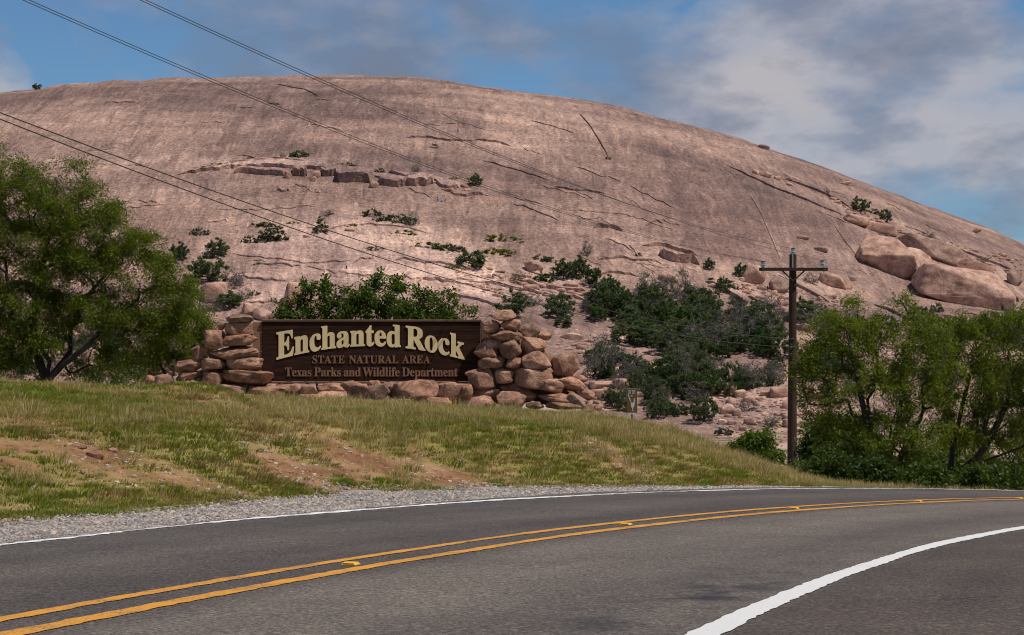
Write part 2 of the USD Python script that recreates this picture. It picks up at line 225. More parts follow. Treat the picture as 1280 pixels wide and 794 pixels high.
GLYPHS = {
  'A': (95, [['-2,4 4,6 8,10 45,102 49,102 85,17 89,8 92,5 97,4 97,0 50,0 50,4 58,5 62,9 60,18 55,29 22,28 16,13 16,9 19,5 28,4 28,0 -2,0', '37,67 25,35 53,35 39,68']]),
  'D': (108, [['3,99 62,99 75,95 88,88 94,81 98,73 102,58 102,41 101,32 98,24 93,16 83,7 76,4 66,1 58,0 5,0 5,4 10,5 15,8 16,15 16,84 14,92 11,95 3,96', '40,90 40,10 41,7 44,6 55,6 65,10 69,15 73,22 76,33 77,44 76,67 73,76 70,83 63,91 55,94 44,94']]),
  'E': (97, [['3,0 3,4 12,5 15,8 16,13 16,86 15,92 11,95 3,96 3,99 87,99 87,70 84,70 82,79 78,85 75,89 70,91 54,94 44,94 41,92 40,89 40,54 49,54 56,58 60,65 63,75 67,76 67,26 63,26 61,37 56,45 51,47 40,49 40,11 41,8 45,6 59,6 69,9 76,12 83,18 90,31 94,31 88,0']]),
  'L': (93, [['3,0 3,4 10,5 15,8 16,14 16,86 15,92 10,95 3,96 3,99 55,99 55,96 44,94 40,89 40,17 41,9 43,7 46,6 59,6 70,9 76,13 81,18 88,30 89,34 93,34 88,0']]),
  'N': (108, [['4,0 4,4 8,4 13,6 16,12 16,85 8,95 4,96 4,99 34,99 85,38 85,88 84,92 81,94 72,96 72,99 105,99 105,96 97,95 94,92 92,85 92,-2 88,-2 24,76 24,11 26,6 30,5 36,4 36,0']]),
  'P': (92, [['3,0 3,4 10,5 15,8 16,14 16,86 14,93 8,95 3,96 3,99 59,99 72,97 80,93 86,86 89,78 89,67 88,62 84,56 76,49 68,46 62,45 41,45 40,44 40,12 44,6 53,4 53,0', '40,51 49,50 56,53 60,56 63,63 64,78 63,84 60,90 53,94 45,94 43,94 40,91']]),
  'R': (103, [['3,0 3,4 10,5 15,8 16,14 16,86 14,93 8,95 3,96 3,99 58,99 71,97 82,92 88,87 90,81 90,66 88,60 82,55 77,51 70,49 70,48 98,6 100,5 105,4 105,0 74,0 44,46 40,46 40,12 44,6 53,4 53,0', '40,52 40,51 44,51 55,53 61,56 65,62 66,67 66,80 64,87 58,93 52,94 46,94 41,93 41,91 40,85']]),
  'S': (85, [['10,34 14,34 17,23 21,15 29,7 38,3 48,3 55,6 58,10 61,17 61,22 59,27 51,34 29,45 22,50 16,56 11,66 11,80 14,88 18,93 28,100 34,102 47,102 66,97 69,98 70,102 74,102 74,69 71,69 67,81 61,89 55,94 48,97 39,97 32,95 28,90 26,85 27,79 28,75 32,71 65,55 70,51 75,45 78,37 79,24 77,18 72,10 63,2 51,-2 33,-2 18,3 14,0 14,-2 10,-2']]),
  'T': (93, [['2,99 90,99 90,69 86,69 84,81 77,90 70,93 62,95 58,95 58,13 61,6 66,4 72,4 72,0 20,0 20,4 25,4 30,6 32,8 34,13 34,95 26,94 17,90 11,85 9,81 6,69 2,69']]),
  'U': (108, [['3,99 53,99 53,96 43,94 40,88 40,25 42,16 44,11 48,8 55,5 66,5 76,9 82,17 85,26 86,86 84,91 82,94 72,96 72,99 104,99 104,96 96,94 94,91 93,88 92,29 89,15 85,8 81,5 73,0 67,-2 48,-3 33,1 27,4 23,8 18,19 16,31 16,88 12,94 3,96']]),
  'W': (134, [['-3,96 -3,99 40,99 40,96 35,95 32,94 31,89 47,38 49,35 66,76 66,79 61,91 57,95 50,96 50,99 96,99 96,96 91,95 87,94 86,89 104,38 120,86 119,93 117,95 110,96 110,99 137,99 137,96 130,93 126,84 98,-2 93,-2 69,67 42,-1 42,-2 37,-2 7,87 3,94']]),
  'a': (75, [['5,18 8,25 14,30 26,36 43,42 43,58 39,63 36,64 27,64 23,62 23,60 26,55 27,51 27,47 24,44 20,42 14,42 10,44 7,48 7,55 10,60 14,64 20,67 29,69 47,69 53,67 58,64 62,59 64,52 64,11 66,7 70,9 72,7 68,2 61,-2 53,-2 46,1 43,7 41,5 33,0 27,-2 16,-2 11,1 7,5 5,10', '27,14 30,8 35,7 39,10 43,14 43,37 35,34 28,28 26,22']]),
  'c': (64, [['5,40 6,47 10,55 20,65 32,69 45,69 51,68 55,66 60,59 60,50 59,48 54,45 46,46 44,48 43,51 42,63 39,65 32,64 28,60 25,53 24,43 25,28 29,17 38,10 42,8 50,9 55,11 59,15 60,15 62,12 55,5 47,0 38,-2 31,-2 24,-1 17,3 12,8 8,15 5,25']]),
  'd': (81, [['5,25 5,41 6,46 10,57 16,64 25,69 36,69 44,67 49,62 49,91 46,95 38,96 38,99 70,99 70,11 73,7 77,6 77,2 66,2 49,-2 48,7 44,2 38,-1 34,-2 24,-2 16,2 10,9 7,16', '26,44 27,16 29,10 35,6 39,6 44,9 49,16 49,54 47,57 43,60 39,62 33,60 28,55']]),
  'e': (66, [['5,27 5,42 6,49 11,58 19,66 29,69 40,69 49,66 57,58 61,49 62,36 25,36 28,21 30,16 36,11 43,9 48,10 54,13 59,19 62,16 59,10 50,2 45,-1 37,-2 30,-2 20,1 15,5 10,11', '27,57 26,42 44,42 43,57 42,62 39,64 34,65 30,63']]),
  'f': (47, [['3,0 3,3 9,5 11,9 11,60 3,60 3,68 11,68 11,80 12,86 15,92 20,97 26,100 34,102 47,101 55,95 58,90 58,85 54,79 52,78 46,78 42,80 41,82 41,89 43,93 42,97 39,97 35,96 33,94 32,89 32,68 45,68 45,60 32,60 32,11 33,7 36,5 44,3 44,0']]),
  'h': (83, [['4,0 4,3 9,5 11,8 11,91 8,95 4,96 4,99 32,99 32,59 43,68 49,69 58,69 65,67 71,59 72,51 72,9 75,5 80,3 80,0 44,0 44,3 49,5 51,9 51,52 50,57 46,59 42,59 38,58 32,51 32,10 35,5 40,3 40,0']]),
  'i': (44, [['4,0 4,3 9,5 11,8 11,60 9,63 5,64 5,68 32,68 32,11 34,5 40,3 40,0'], ['11,86 12,95 17,101 27,101 32,95 33,86 31,82 26,80 18,80 14,82']]),
  'k': (79, [['4,0 4,3 9,5 11,8 11,92 9,95 5,96 5,99 32,99 32,38 52,57 53,59 53,62 52,63 45,64 45,68 76,68 76,64 70,63 64,60 49,45 76,7 79,4 82,3 82,0 46,0 46,3 51,4 52,5 52,9 35,32 32,29 32,10 35,5 40,3 40,0']]),
  'l': (44, [['4,3 9,5 11,8 11,92 9,95 5,96 5,99 32,99 32,11 34,5 40,3 40,0 4,0']]),
  'm': (121, [['4,3 9,5 11,8 11,59 9,63 4,64 4,68 32,68 33,59 40,66 44,68 47,69 57,69 65,66 70,58 77,65 81,68 87,69 96,69 103,67 107,62 110,51 110,9 113,5 117,3 117,0 82,0 82,3 86,4 89,6 90,11 90,49 88,57 84,59 81,59 77,58 71,52 71,8 74,4 78,3 78,0 44,0 44,3 49,5 51,11 51,50 49,57 46,59 42,59 38,58 32,52 32,8 35,5 39,3 39,0 4,0']]),
  'n': (83, [['4,3 9,5 11,8 11,59 9,63 4,64 4,68 32,68 33,59 41,67 49,69 60,69 65,67 68,64 71,59 72,51 72,9 75,5 80,3 80,0 44,0 44,3 49,5 51,9 51,52 50,57 46,59 42,59 38,58 32,51 32,10 35,5 40,3 40,0 4,0']]),
  'o': (73, [['4,31 5,45 11,57 19,65 31,69 45,69 56,64 64,55 69,42 69,25 64,13 54,2 45,-2 29,-2 24,0 16,5 12,9 7,16', '25,42 27,13 29,6 31,4 37,2 42,3 45,7 47,15 48,45 46,59 42,64 38,66 31,64 28,60 27,57']]),
  'p': (81, [['4,-31 4,-27 9,-25 11,-22 11,59 9,63 5,64 5,68 31,68 31,59 37,66 45,69 55,69 62,67 66,64 71,58 76,42 76,24 70,9 64,2 53,-2 42,-1 32,6 33,-21 36,-25 42,-27 43,-31', '33,15 35,10 41,6 45,6 49,8 53,14 55,29 55,46 52,56 47,60 43,61 38,59 32,52']]),
  'r': (63, [['4,3 9,5 11,8 11,60 9,63 5,64 5,68 32,68 32,56 41,66 46,69 55,69 60,67 63,63 63,55 59,50 56,49 50,49 46,53 44,56 41,57 36,54 33,49 33,9 35,5 43,3 43,0 4,0']]),
  's': (63, [['8,23 12,23 13,18 16,12 21,7 26,4 36,4 41,8 42,15 38,21 20,30 11,37 8,43 8,51 9,56 12,62 21,68 25,69 36,69 48,67 51,70 53,70 53,49 50,49 45,59 38,64 33,65 29,64 26,63 23,59 23,54 27,49 47,39 53,33 55,29 56,20 55,11 51,5 45,0 37,-2 27,-2 18,2 14,2 11,-2 8,-2']]),
  't': (50, [['5,61 5,66 20,81 28,93 32,93 32,68 45,68 45,61 32,61 32,14 34,10 39,9 43,12 45,16 49,15 44,5 37,0 29,-2 21,-2 16,1 12,5 11,10 11,61']]),
  'x': (70, [['1,3 8,7 13,12 27,29 9,59 4,63 1,64 1,68 37,68 37,64 32,64 31,61 40,45 50,57 51,60 50,63 44,64 44,68 68,68 68,64 61,62 55,56 44,40 65,6 70,3 70,0 34,0 34,3 39,4 41,6 41,8 30,24 19,9 19,6 22,3 25,3 26,0 1,0']]),
}
# ------------------------------------------------------------------ road alignment
RP = [-2.470525958, 0.262001245, 0.00566383, 0.000942306815, -7.0464165e-05, 0.0, -0.01349666, -0.000317050065, -3.0870184e-06, -0.01137348, 0.002783715, -5.21166e-05]
SS = np.linspace(-60, 150, 2101); DS = SS[1] - SS[0]
_sc = np.clip(SS, 0, 26)
_k = RP[2] + RP[3] * _sc + RP[4] * _sc ** 2 / 2
_phi = np.cumsum(_k) * DS; _phi += RP[1] - np.interp(0, SS, _phi)
_x = np.cumsum(np.sin(_phi)) * DS; _y = np.cumsum(np.cos(_phi)) * DS
CX = _x - np.interp(0, SS, _x) + RP[0]; CY = _y - np.interp(0, SS, _y) + 10.0
CPHI = _phi
WN, WF, GAP = 3.302, 3.300, .4137
def road_z(s, n):
    c = np.clip(s, -3, 38); a1, a2, a3, e0, e1, e2 = RP[6:12]
    z = a1 * c + a2 * c ** 2 + a3 * c ** 3 + (s - c) * np.where(s > 38, a1 + 2 * a2 * 38 + 3 * a3 * 38 ** 2, a1) * np.where(s > 38, .85, 1)
    ce = np.clip(s, 0, 34)
    return z + (e0 + e1 * ce + e2 * ce ** 2) * n
def road_xyz(s, n, dz=0.0):
    s, n = np.broadcast_arrays(np.asarray(s, float), np.asarray(n, float))
    x, y, p = np.interp(s, SS, CX), np.interp(s, SS, CY), np.interp(s, SS, CPHI)
    return np.stack([x - n * np.cos(p), y + n * np.sin(p), road_z(s, n) + dz], -1)
_tree = cKDTree(np.c_[CX, CY])
def road_sn(X, Y):
    X, Y = np.broadcast_arrays(np.asarray(X, float), np.asarray(Y, float))
    _, i = _tree.query(np.c_[X.ravel(), Y.ravel()]); i = i.reshape(X.shape)
    dx, dy, p = X - CX[i], Y - CY[i], CPHI[i]
    return SS[i] + dx * np.sin(p) + dy * np.cos(p), -dx * np.cos(p) + dy * np.sin(p)

# ------------------------------------------------------------------ terrain heights
CTRL = np.array([
    (-60, 0, .6), (-60, 30, 1.4), (-60, 60, 1.2), (-60, 100, -.5), (-30, 5, .3), (-30, 25, 1.35), (-22, 32, 1.45), (-14, 36, 1.45), (-10, 31, 1.22), (-8, 27, .80), (-5.4, 38, 1.22), (-12, 46, 1.28), (-12, 56, 1.05), (-8.2, 50, .93), (-9, 56, .85), (-7.6, 45, .98), (-10, 62, .8),
    (-20, 60, 1.15), (-30, 70, .7), (-6.8, 46, .95), (-6, 50, .86), (-3, 50, .72), (0, 50, .55), (1.4, 49.5, .45), (2.2, 49, .38), (4.4, 44.5, -.28), (5.05, 44, -.55), (6.2, 43.5, -.86), (7.3, 43.5, -1.0),
    (-9, 38, 1.19), (-7, 39, 1.04), (-5.7, 39, .89), (-4.5, 38, .76), (-3.5, 39.5, .71), (-2.4, 40.3, .68), (-1.2, 41.5, .62), (0, 44, .53), (1.35, 45, .43), (-3.2, 34.5, .66), (-1.0, 36.5, .54), (1.2, 39, .38), (-4.6, 30.5, .58), (-2.5, 32, .50), (-.2, 34.2, .36), (1.9, 37, .22), (3.3, 39, -.05), (4.8, 41, -.45),
    (-7.1, 35.3, 1.08), (-5.9, 36.4, .96), (-8.4, 35.2, 1.18), (-6.2, 33, .88), (3.6, 46.7, .14), (4.5, 46.7, -.24), (5.4, 46.8, -.60), (6.2, 46.3, -.88), (5.9, 50, -.95), (-6, 60, .70), (-6, 72, -.3), (0, 56, .40), (0, 64, -.6), (4, 54, -.5), (4, 62, -1.2), (7, 52, -1.15), (8.5, 50, -1.32), (10, 54, -1.5), (10, 77, -1.85), (8, 66, -1.5), (14, 62, -2.2), (20, 62, -2.5), (30, 60, -3.0), (60, 60, -4),
    (0, 90, -2.4), (-20, 90, -.9), (20, 90, -3.0), (45, 95, -3.5), (-60, 130, -2), (-20, 130, -3), (10, 130, -3.3), (40, 130, -3.5), (70, 120, -4), (6, 8, -.6), (12, 15, -.9), (20, 30, -1.4), (30, 45, -2.3), (10, -5, -.4), (-4, -8, .1), (40, 10, -1.5), (-30, -20, .2), (30, -20, -.8), (60, 20, -2.5)], float)
_rbf = RBFInterpolator(CTRL[:, :2] * [1, .8], CTRL[:, 2], kernel='thin_plate_spline', smoothing=.02, neighbors=40)
_tp = PchipInterpolator([-4000, 0, 100, 140, 200, 300, 430, 470, 510, 540, 570, 600, 640, 700, 800, 1000, 6000], [-6, -3, -3, -4.2, -6, -8, -9.2, -5.5, 0.3, 6.0, 13.5, 21.0, 28, 33, 36, 38, 20])
def apron(X, Y):
    f = np.interp(X / np.maximum(Y, 60) * 400, [-220, -60, 0, 60, 110, 200], [1.0, 1.0, .95, .82, .66, .5])
    t = _tp(Y)
    return np.where(t > 0, t * f, t)
def ground_z(X, Y):
    X, Y = np.broadcast_arrays(np.asarray(X, float), np.asarray(Y, float))
    sh = X.shape; x, y = X.ravel(), Y.ravel()
    far = apron(x, y) + (fb(x, y, .02, 3, 5) - .5) * 3.0 * sstep(110, 400, np.hypot(x, y)) 
    z = far.copy()
    m = (y > -40) & (y < 140) & (np.abs(x) < 75)
    if m.any():
        xm, ym = x[m], y[m]
        zn = _rbf(np.c_[xm, ym * .8])
        zn += (fb(xm, ym, .35, 5, 4) - .5) * .16 + (fb(xm, ym, 1.6, 9, 3) - .5) * .05
        s, n = road_sn(xm, ym)
        lo = np.interp(s, [0, 12, 20, 30, 40], [4.6, 5.4, 5.6, 4.4, 4.0])
        on_l = sstep(0, 1, (n - lo) / np.interp(s, [0, 15, 25, 35], [3.2, 3.6, 3.8, 2.4])); on_r = sstep(6.2, 12, -n)
        w = np.where(n > 0, on_l, on_r)
        rz = road_z(s, np.clip(n, -6.4, 5.4)) - .05 - .02 * np.clip(np.abs(n) - 4, 0, 2)
        zn = rz * (1 - w) + zn * w
        b = sstep(100, 138, ym) 
        b = np.maximum(b, sstep(50, 74, np.abs(xm))); b = np.maximum(b, sstep(-15, -38, ym))
        z[m] = zn * (1 - b) + far[m] * b
    return z.reshape(sh)

def graded(a, b, fine, lo, hi, grow=1.09):
    v = list(np.arange(a, b + 1e-6, fine)); s = fine
    while v[-1] < hi: s *= grow; v.append(v[-1] + s)
    s = fine; w = [v[0]]
    while w[-1] > lo: s *= grow; w.append(w[-1] - s)
    return np.array(w[:0:-1] + v)
GX = graded(-15, 15, .28, -5000, 5000, 1.075)
GY = graded(6, 62, .28, -3000, 9000, 1.05)
_gx, _gy = np.meshgrid(GX, GY)
GZ = ground_z(_gx, _gy)
GI = RegularGridInterpolator((GY, GX), GZ, bounds_error=False, fill_value=-5)

# silhouette of the dome in the photo -> ridge heights of an elongated granite dome
YP, KY = 1011.0, 6.5e-4
_sil = np.array([(-500, 232), (-250, 156), (0, 118), (60, 110), (130, 103), (250, 97.5), (330, 95.5), (420, 95), (520, 98), (600, 107), (700, 121), (760, 131), (860, 157), (940, 180), (1030, 213), (1100, 241), (1180, 272), (1280, 316), (1400, 371), (1540, 432), (1700, 480)], float)
_s = (HZ - _sil[:, 1]) / FPX; _yt = YP - _s / (2 * KY); _zt = CAMH + _s * _yt
_ridge = PchipInterpolator((_sil[:, 0] - 640) / FPX * _yt, _zt + _s ** 2 / (4 * KY), extrapolate=True)
def rock_z(X, Y):
    D = _ridge(np.clip(X, -420, 400)) - KY * (Y - YP) ** 2
    D = D + (fb(X, Y, .012, 21, 4) - .5) * 5.0 * sstep(600, 700, Y) * sstep(930, 840, Y) + (fb(X, Y, .05, 22, 4) - .5) * 1.1 + (fb(X * .09 + Y * .02, Y * .022 - X * .012, 1.0, 25, 4) - .5) * 2.6
    A = apron(X, Y) + sstep(455, 560, Y) * 2.5 + (fb(X, Y, .03, 23, 5) - .5) * 4.6 - .1 + (fb(X, Y, .16, 24, 4) - .5) * .9
    d = D - A; k = 9.0
    return np.where(d > k, D, np.where(d < -k, A, A + (d + k) ** 2 / (4 * k)))
RX = np.concatenate([np.arange(-420, -250, 6), np.arange(-250, 290, 1.9), np.arange(290, 430, 6)])
RY = np.concatenate([np.arange(432, 720, 1.4), np.arange(720, 960, 2.0), np.arange(960, 1500, 12)])
_rx, _ry = np.meshgrid(RX, RY)
RZ = rock_z(_rx, _ry)
RI = RegularGridInterpolator((RY, RX), RZ, bounds_error=False, fill_value=-50)

def H(X, Y):
    q = np.stack(np.broadcast_arrays(np.asarray(Y, float), np.asarray(X, float)), -1)
    return np.maximum(GI(q), RI(q))
def at(px, py, ymin=9.0, ymax=1100.0):
    """World points on the terrain seen at photo pixels (first hit beyond the distance ymin); NaN where only sky is."""
    px, py = np.broadcast_arrays(np.asarray(px, float), np.asarray(py, float)); sh = px.shape
    px, py = px.ravel(), py.ravel()
    Ys = np.geomspace(ymin, ymax, 700)
    a, b = (px - 640) / FPX, (HZ - py) / FPX
    d = CAMH + b[:, None] * Ys - H(a[:, None] * Ys, np.broadcast_to(Ys, (len(px), 700)))
    neg = d < 0; i = neg.argmax(1); ok = neg.any(1)
    i = np.clip(i, 1, None); r = np.arange(len(px)); d0, d1 = d[r, i - 1], d[r, i]
    t = np.clip(d0 / (d0 - d1 + 1e-12), 0, 1); Y = Ys[i - 1] + t * (Ys[i] - Ys[i - 1])
    P = np.stack([a * Y, Y, CAMH + b * Y], -1); P[~ok] = np.nan
    return P.reshape(sh + (3,))

# bare soil / grass cover of the road bank (a property of the ground itself)
def ell(X, Y, cx, cy, rx, ry, rot=0):
    c, s = math.cos(rot), math.sin(rot); u = (X - cx) * c + (Y - cy) * s; v = -(X - cx) * s + (Y - cy) * c
    return np.exp(-((u / rx) ** 2 + (v / ry) ** 2))
_bare_px = [(80, 570, 1.3, 1.6, 1.0), (160, 575, 1.0, 1.0, .9), (40, 605, 1.2, 1.2, .7), (430, 585, 1.2, 1.6, 1.05), (500, 590, 1.2, 1.6, 1.05), (370, 585, 1.0, 1.3, .8), (560, 585, .9, 1.2, .6), (770, 570, .45, 1.6, 1.0), (745, 552, .5, 1.2, .8), (805, 588, .35, 1.2, .8), (360, 497, .9, 2.5, .9), (330, 515, .8, 2.0, .7), (265, 603, .8, 1.0, .7), (715, 545, .5, 1.2, .4), (390, 604, 1.6, .9, .9), (560, 603, 1.6, .8, .8), (300, 545, .6, 1.0, .4)]
BARE = [(*at(a, b)[:2], c, d, e) for a, b, c, d, e in _bare_px]
def grass_cover(X, Y):
    s, n = road_sn(X, Y)
    edge = np.interp(s, [0, 9, 11, 13, 15, 17, 20.8, 23, 24.6, 30, 40], [4.8, 4.8, 4.9, 5.1, 5.35, 5.5, 5.5, 5.1, 4.8, 4.2, 4.0]) + (fb(X, Y, .9, 31, 4) - .5) * 1.6
    g = sstep(-.15, .9, n - edge)
    g = g * (.20 + 1.0 * sstep(.34, .56, fb(X, Y, .45, 33, 4)) + .75 * (fb(X, Y, 1.9, 34, 3) - .40))
    g = np.maximum(g, .0) + (.16 + .22 * sstep(37, 41, Y)) * sstep(-.15, .9, n - edge)
    for cx, cy, rx, ry, k in BARE:
        g = g - .58 * k * ell(X, Y, cx, cy, rx * .9, ry * .9) * (.1 + 1.6 * sstep(.35, .6, fb(X, Y, 1.3, 35, 3)))
    g = np.maximum(g, .085 * sstep(-.1, .5, n - edge))
    right = (n < -6.2) & (n > -60)
    g = np.where(right, sstep(6.4, 8, -n), g)
    return np.clip(g, 0, 1)

# ------------------------------------------------------------------ ground, gravel, road
ground_mat = mat('ground_look', {
    'g': ('geometry', {}), 'cov': ('attribute', {'attribute': 'cover'}), 'far': ('attribute', {'attribute': 'distance_zone'}),
    'n1': ('noise_texture', {'scale': 1.3, 'detail': 8.0, 'roughness': .7}), 'n2': ('noise_texture', {'scale': 14.0, 'detail': 4.0, 'roughness': .7}),
    'n3': ('noise_texture', {'scale': .07, 'detail': 6.0, 'roughness': .65}),
    'soil': ('rgb_ramp', ramp((.36, (.13, .056, .028)), (.5, (.215, .105, .054)), (.64, (.30, .175, .098)))),
    'grain': ('rgb_ramp', ramp((.3, (.6, .6, .6)), (.55, (1, 1, 1)), (.72, (1.35, 1.32, 1.28)))),
    'turf': ('rgb_ramp', ramp((.38, (.23, .15, .065)), (.50, (.19, .18, .045)), (.62, (.29, .215, .09)))),
    'farc': ('rgb_ramp', ramp((.38, (.075, .068, .040)), (.46, (.17, .13, .085)), (.52, (.33, .22, .165)), (.64, (.42, .29, .22)))),
    'm0': ('mix_color', {'blend_type': 'multiply', 'fac': .8, 'use_clamp_result': False}), 'm1': ('mix_color', {'blend_type': 'mix'}), 'm2': ('mix_color', {'blend_type': 'mix'}),
    'b': ('bump', {'strength': .8, 'distance': .035}), 'p': ('principled_bsdf', {'roughness': .97, 'specular_ior_level': .1}),
}, [('g.position', 'n1.vector'), ('g.position', 'n2.vector'), ('g.position', 'n3.vector'), ('n1.fac', 'soil.fac'), ('n2.fac', 'grain.fac'), ('n1.fac', 'turf.fac'), ('n3.fac', 'farc.fac'),
    ('soil.color', 'm0.a'), ('grain.color', 'm0.b'), ('cov.fac', 'm1.fac'), ('m0.result', 'm1.a'), ('turf.color', 'm1.b'), ('far.fac', 'm2.fac'), ('m1.result', 'm2.a'), ('farc.color', 'm2.b'),
    ('m2.result', 'p.base_color'), ('n2.fac', 'b.height'), ('b.normal', 'p.normal')])
v, f = grid_mesh(np.stack([_gx, _gy, GZ], -1))
gp = part('ground', (v, f), ground_mat, None, 'grassy road bank and brushy ground running out to the granite dome', None, None, 'structure', smooth=True)
cov = np.zeros(len(v)); nearm = (v[:, 1] > -30) & (v[:, 1] < 110) & (np.abs(v[:, 0]) < 50)
cov[nearm] = grass_cover(v[nearm, 0], v[nearm, 1]) * .95
cov[~nearm] = .9
for nm, val in (('cover', cov), ('distance_zone', sstep(66, 100, v[:, 1]))):
    UsdGeom.PrimvarsAPI(gp).CreatePrimvar(nm, Sdf.ValueTypeNames.FloatArray, 'vertex').Set(Vt.FloatArray.FromNumpy(val.astype(np.float32)))

asphalt = mat('asphalt', {
    'uv': ('uvmap', {'attribute': 'st'}), 'sep': ('separate_xyz', {}), 'g': ('geometry', {}),
    'nl': ('noise_texture', {'scale': .55, 'detail': 5.0, 'roughness': .6}), 'mS': ('mapping', {'mapping_type': 'point', 'scale': (1.6, .12, 1)}), 'ns': ('noise_texture', {'scale': 1.0, 'detail': 5.0, 'roughness': .6}),
    'nf': ('noise_texture', {'scale': 42.0, 'detail': 3.0, 'roughness': .8}), 'vor': ('voronoi_texture', {'scale': 75.0}), 'nm': ('noise_texture', {'scale': 16.0, 'detail': 4.0, 'roughness': .7}),
    'lane': ('rgb_ramp', ramp((0.0, (0.074, 0.061, 0.054)), (.306, (0.074, 0.061, 0.054)), (.326, (0.107, 0.092, 0.081)), (.40, (0.092, 0.080, 0.073)), (.47, (0.122, 0.105, 0.092)), (.55, (0.117, 0.101, 0.089)), (.575, (0.083, 0.071, 0.065)),
                              (.61, (0.078, 0.067, 0.063)), (.67, (0.071, 0.061, 0.058)), (.75, (0.095, 0.082, 0.074)), (.81, (0.073, 0.064, 0.061)), (.87, (0.078, 0.068, 0.063)), (.90, (0.092, 0.081, 0.076)), (1.0, (0.092, 0.081, 0.076)))),
    'lu': ('map_range', {'from_min': -7.0, 'from_max': 4.6, 'to_min': 0.0, 'to_max': 1.0, 'clamp': True}),
    'wob': ('math', {'math_type': 'multiply_add', 'value2': .25, 'value3': 0.0}), 'wsub': ('math', {'math_type': 'subtract', 'value2': .5}),
    'rl': ('rgb_ramp', ramp((.3, (.84, .84, .85)), (.7, (1.14, 1.13, 1.11)))), 'rs': ('rgb_ramp', ramp((.3, (.86, .86, .87)), (.7, (1.13, 1.12, 1.1)))),
    'rf': ('rgb_ramp', ramp((.36, (.25, .24, .25)), (.48, (.9, .9, .9)), (.56, (1.15, 1.13, 1.1)), (.68, (2.9, 2.75, 2.5)))),
    'rm': ('rgb_ramp', ramp((.3, (.78, .78, .78)), (.7, (1.2, 1.2, 1.2)))),
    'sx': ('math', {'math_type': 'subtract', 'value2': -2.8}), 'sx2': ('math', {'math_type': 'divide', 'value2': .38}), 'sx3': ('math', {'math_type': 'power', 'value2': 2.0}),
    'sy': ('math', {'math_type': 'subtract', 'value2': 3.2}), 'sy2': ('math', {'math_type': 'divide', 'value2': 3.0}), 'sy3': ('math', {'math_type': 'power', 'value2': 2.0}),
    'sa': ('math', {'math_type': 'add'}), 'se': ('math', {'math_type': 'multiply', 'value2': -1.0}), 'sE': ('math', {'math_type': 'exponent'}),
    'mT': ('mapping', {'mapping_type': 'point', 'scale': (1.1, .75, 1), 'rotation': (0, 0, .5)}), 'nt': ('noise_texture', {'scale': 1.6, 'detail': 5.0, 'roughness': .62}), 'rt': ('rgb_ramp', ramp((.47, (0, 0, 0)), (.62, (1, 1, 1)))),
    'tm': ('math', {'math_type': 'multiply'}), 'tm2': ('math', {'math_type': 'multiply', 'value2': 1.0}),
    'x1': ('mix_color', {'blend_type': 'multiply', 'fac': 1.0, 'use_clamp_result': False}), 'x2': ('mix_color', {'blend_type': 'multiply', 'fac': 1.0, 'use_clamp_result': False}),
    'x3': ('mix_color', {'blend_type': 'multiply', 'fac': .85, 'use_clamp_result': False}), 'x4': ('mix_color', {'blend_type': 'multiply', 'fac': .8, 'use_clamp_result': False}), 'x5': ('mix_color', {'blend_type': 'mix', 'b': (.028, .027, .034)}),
    'b': ('bump', {'strength': .9, 'distance': .006}), 'p': ('principled_bsdf', {'roughness': .95, 'specular_ior_level': .12}),
}, [('uv.UV', 'sep.vector'), ('g.position', 'nl.vector'), ('uv.UV', 'mS.vector'), ('mS.vector', 'ns.vector'), ('g.position', 'nf.vector'), ('g.position', 'nm.vector'), ('g.position', 'vor.vector'),
    ('ns.fac', 'wsub.value1'), ('wsub.value', 'wob.value1'), ('sep.x', 'wob.value3'), ('wob.value', 'lu.value'), ('lu.result', 'lane.fac'), ('nl.fac', 'rl.fac'), ('ns.fac', 'rs.fac'), ('nf.fac', 'rf.fac'), ('nm.fac', 'rm.fac'),
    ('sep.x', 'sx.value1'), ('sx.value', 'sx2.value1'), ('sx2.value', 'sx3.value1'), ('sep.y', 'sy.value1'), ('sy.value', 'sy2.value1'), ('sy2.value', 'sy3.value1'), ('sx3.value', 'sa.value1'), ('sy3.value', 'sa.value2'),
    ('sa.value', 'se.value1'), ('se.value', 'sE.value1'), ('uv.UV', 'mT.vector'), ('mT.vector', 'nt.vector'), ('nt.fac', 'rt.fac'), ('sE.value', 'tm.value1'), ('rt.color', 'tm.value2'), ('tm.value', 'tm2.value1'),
    ('lane.color', 'x1.a'), ('rl.color', 'x1.b'), ('x1.result', 'x2.a'), ('rs.color', 'x2.b'), ('x2.result', 'x3.a'), ('rf.color', 'x3.b'), ('x3.result', 'x4.a'), ('rm.color', 'x4.b'),
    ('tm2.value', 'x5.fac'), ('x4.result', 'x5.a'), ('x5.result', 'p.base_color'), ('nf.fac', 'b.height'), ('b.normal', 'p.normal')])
s_ = np.concatenate([np.arange(-40, -4, 2.0), np.arange(-4, 45, .25), np.arange(45, 120, 1.5)])
rng = np.random.default_rng(4)
n_l = 3.72 + (fb(s_, s_ * 0, .9, 41, 4) - .5) * .34 + np.interp(s_, [0, 10, 20, 30, 40], [.0, .12, .45, .6, .1])
u_ = np.linspace(0, 1, 25)
N = -6.9 + (n_l[:, None] + 6.9) * u_[None, :]
V = road_xyz(s_[:, None], N); V[:, -1, 2] -= .06; V[:, 0, 2] -= .06
v, f = grid_mesh(V[:, ::-1])
part('road', (v, f), asphalt, None, 'two lane asphalt road curving away to the right', None, None, 'structure', smooth=True, uv=np.stack([N[:, ::-1].ravel(), np.repeat(s_, 25)], -1))

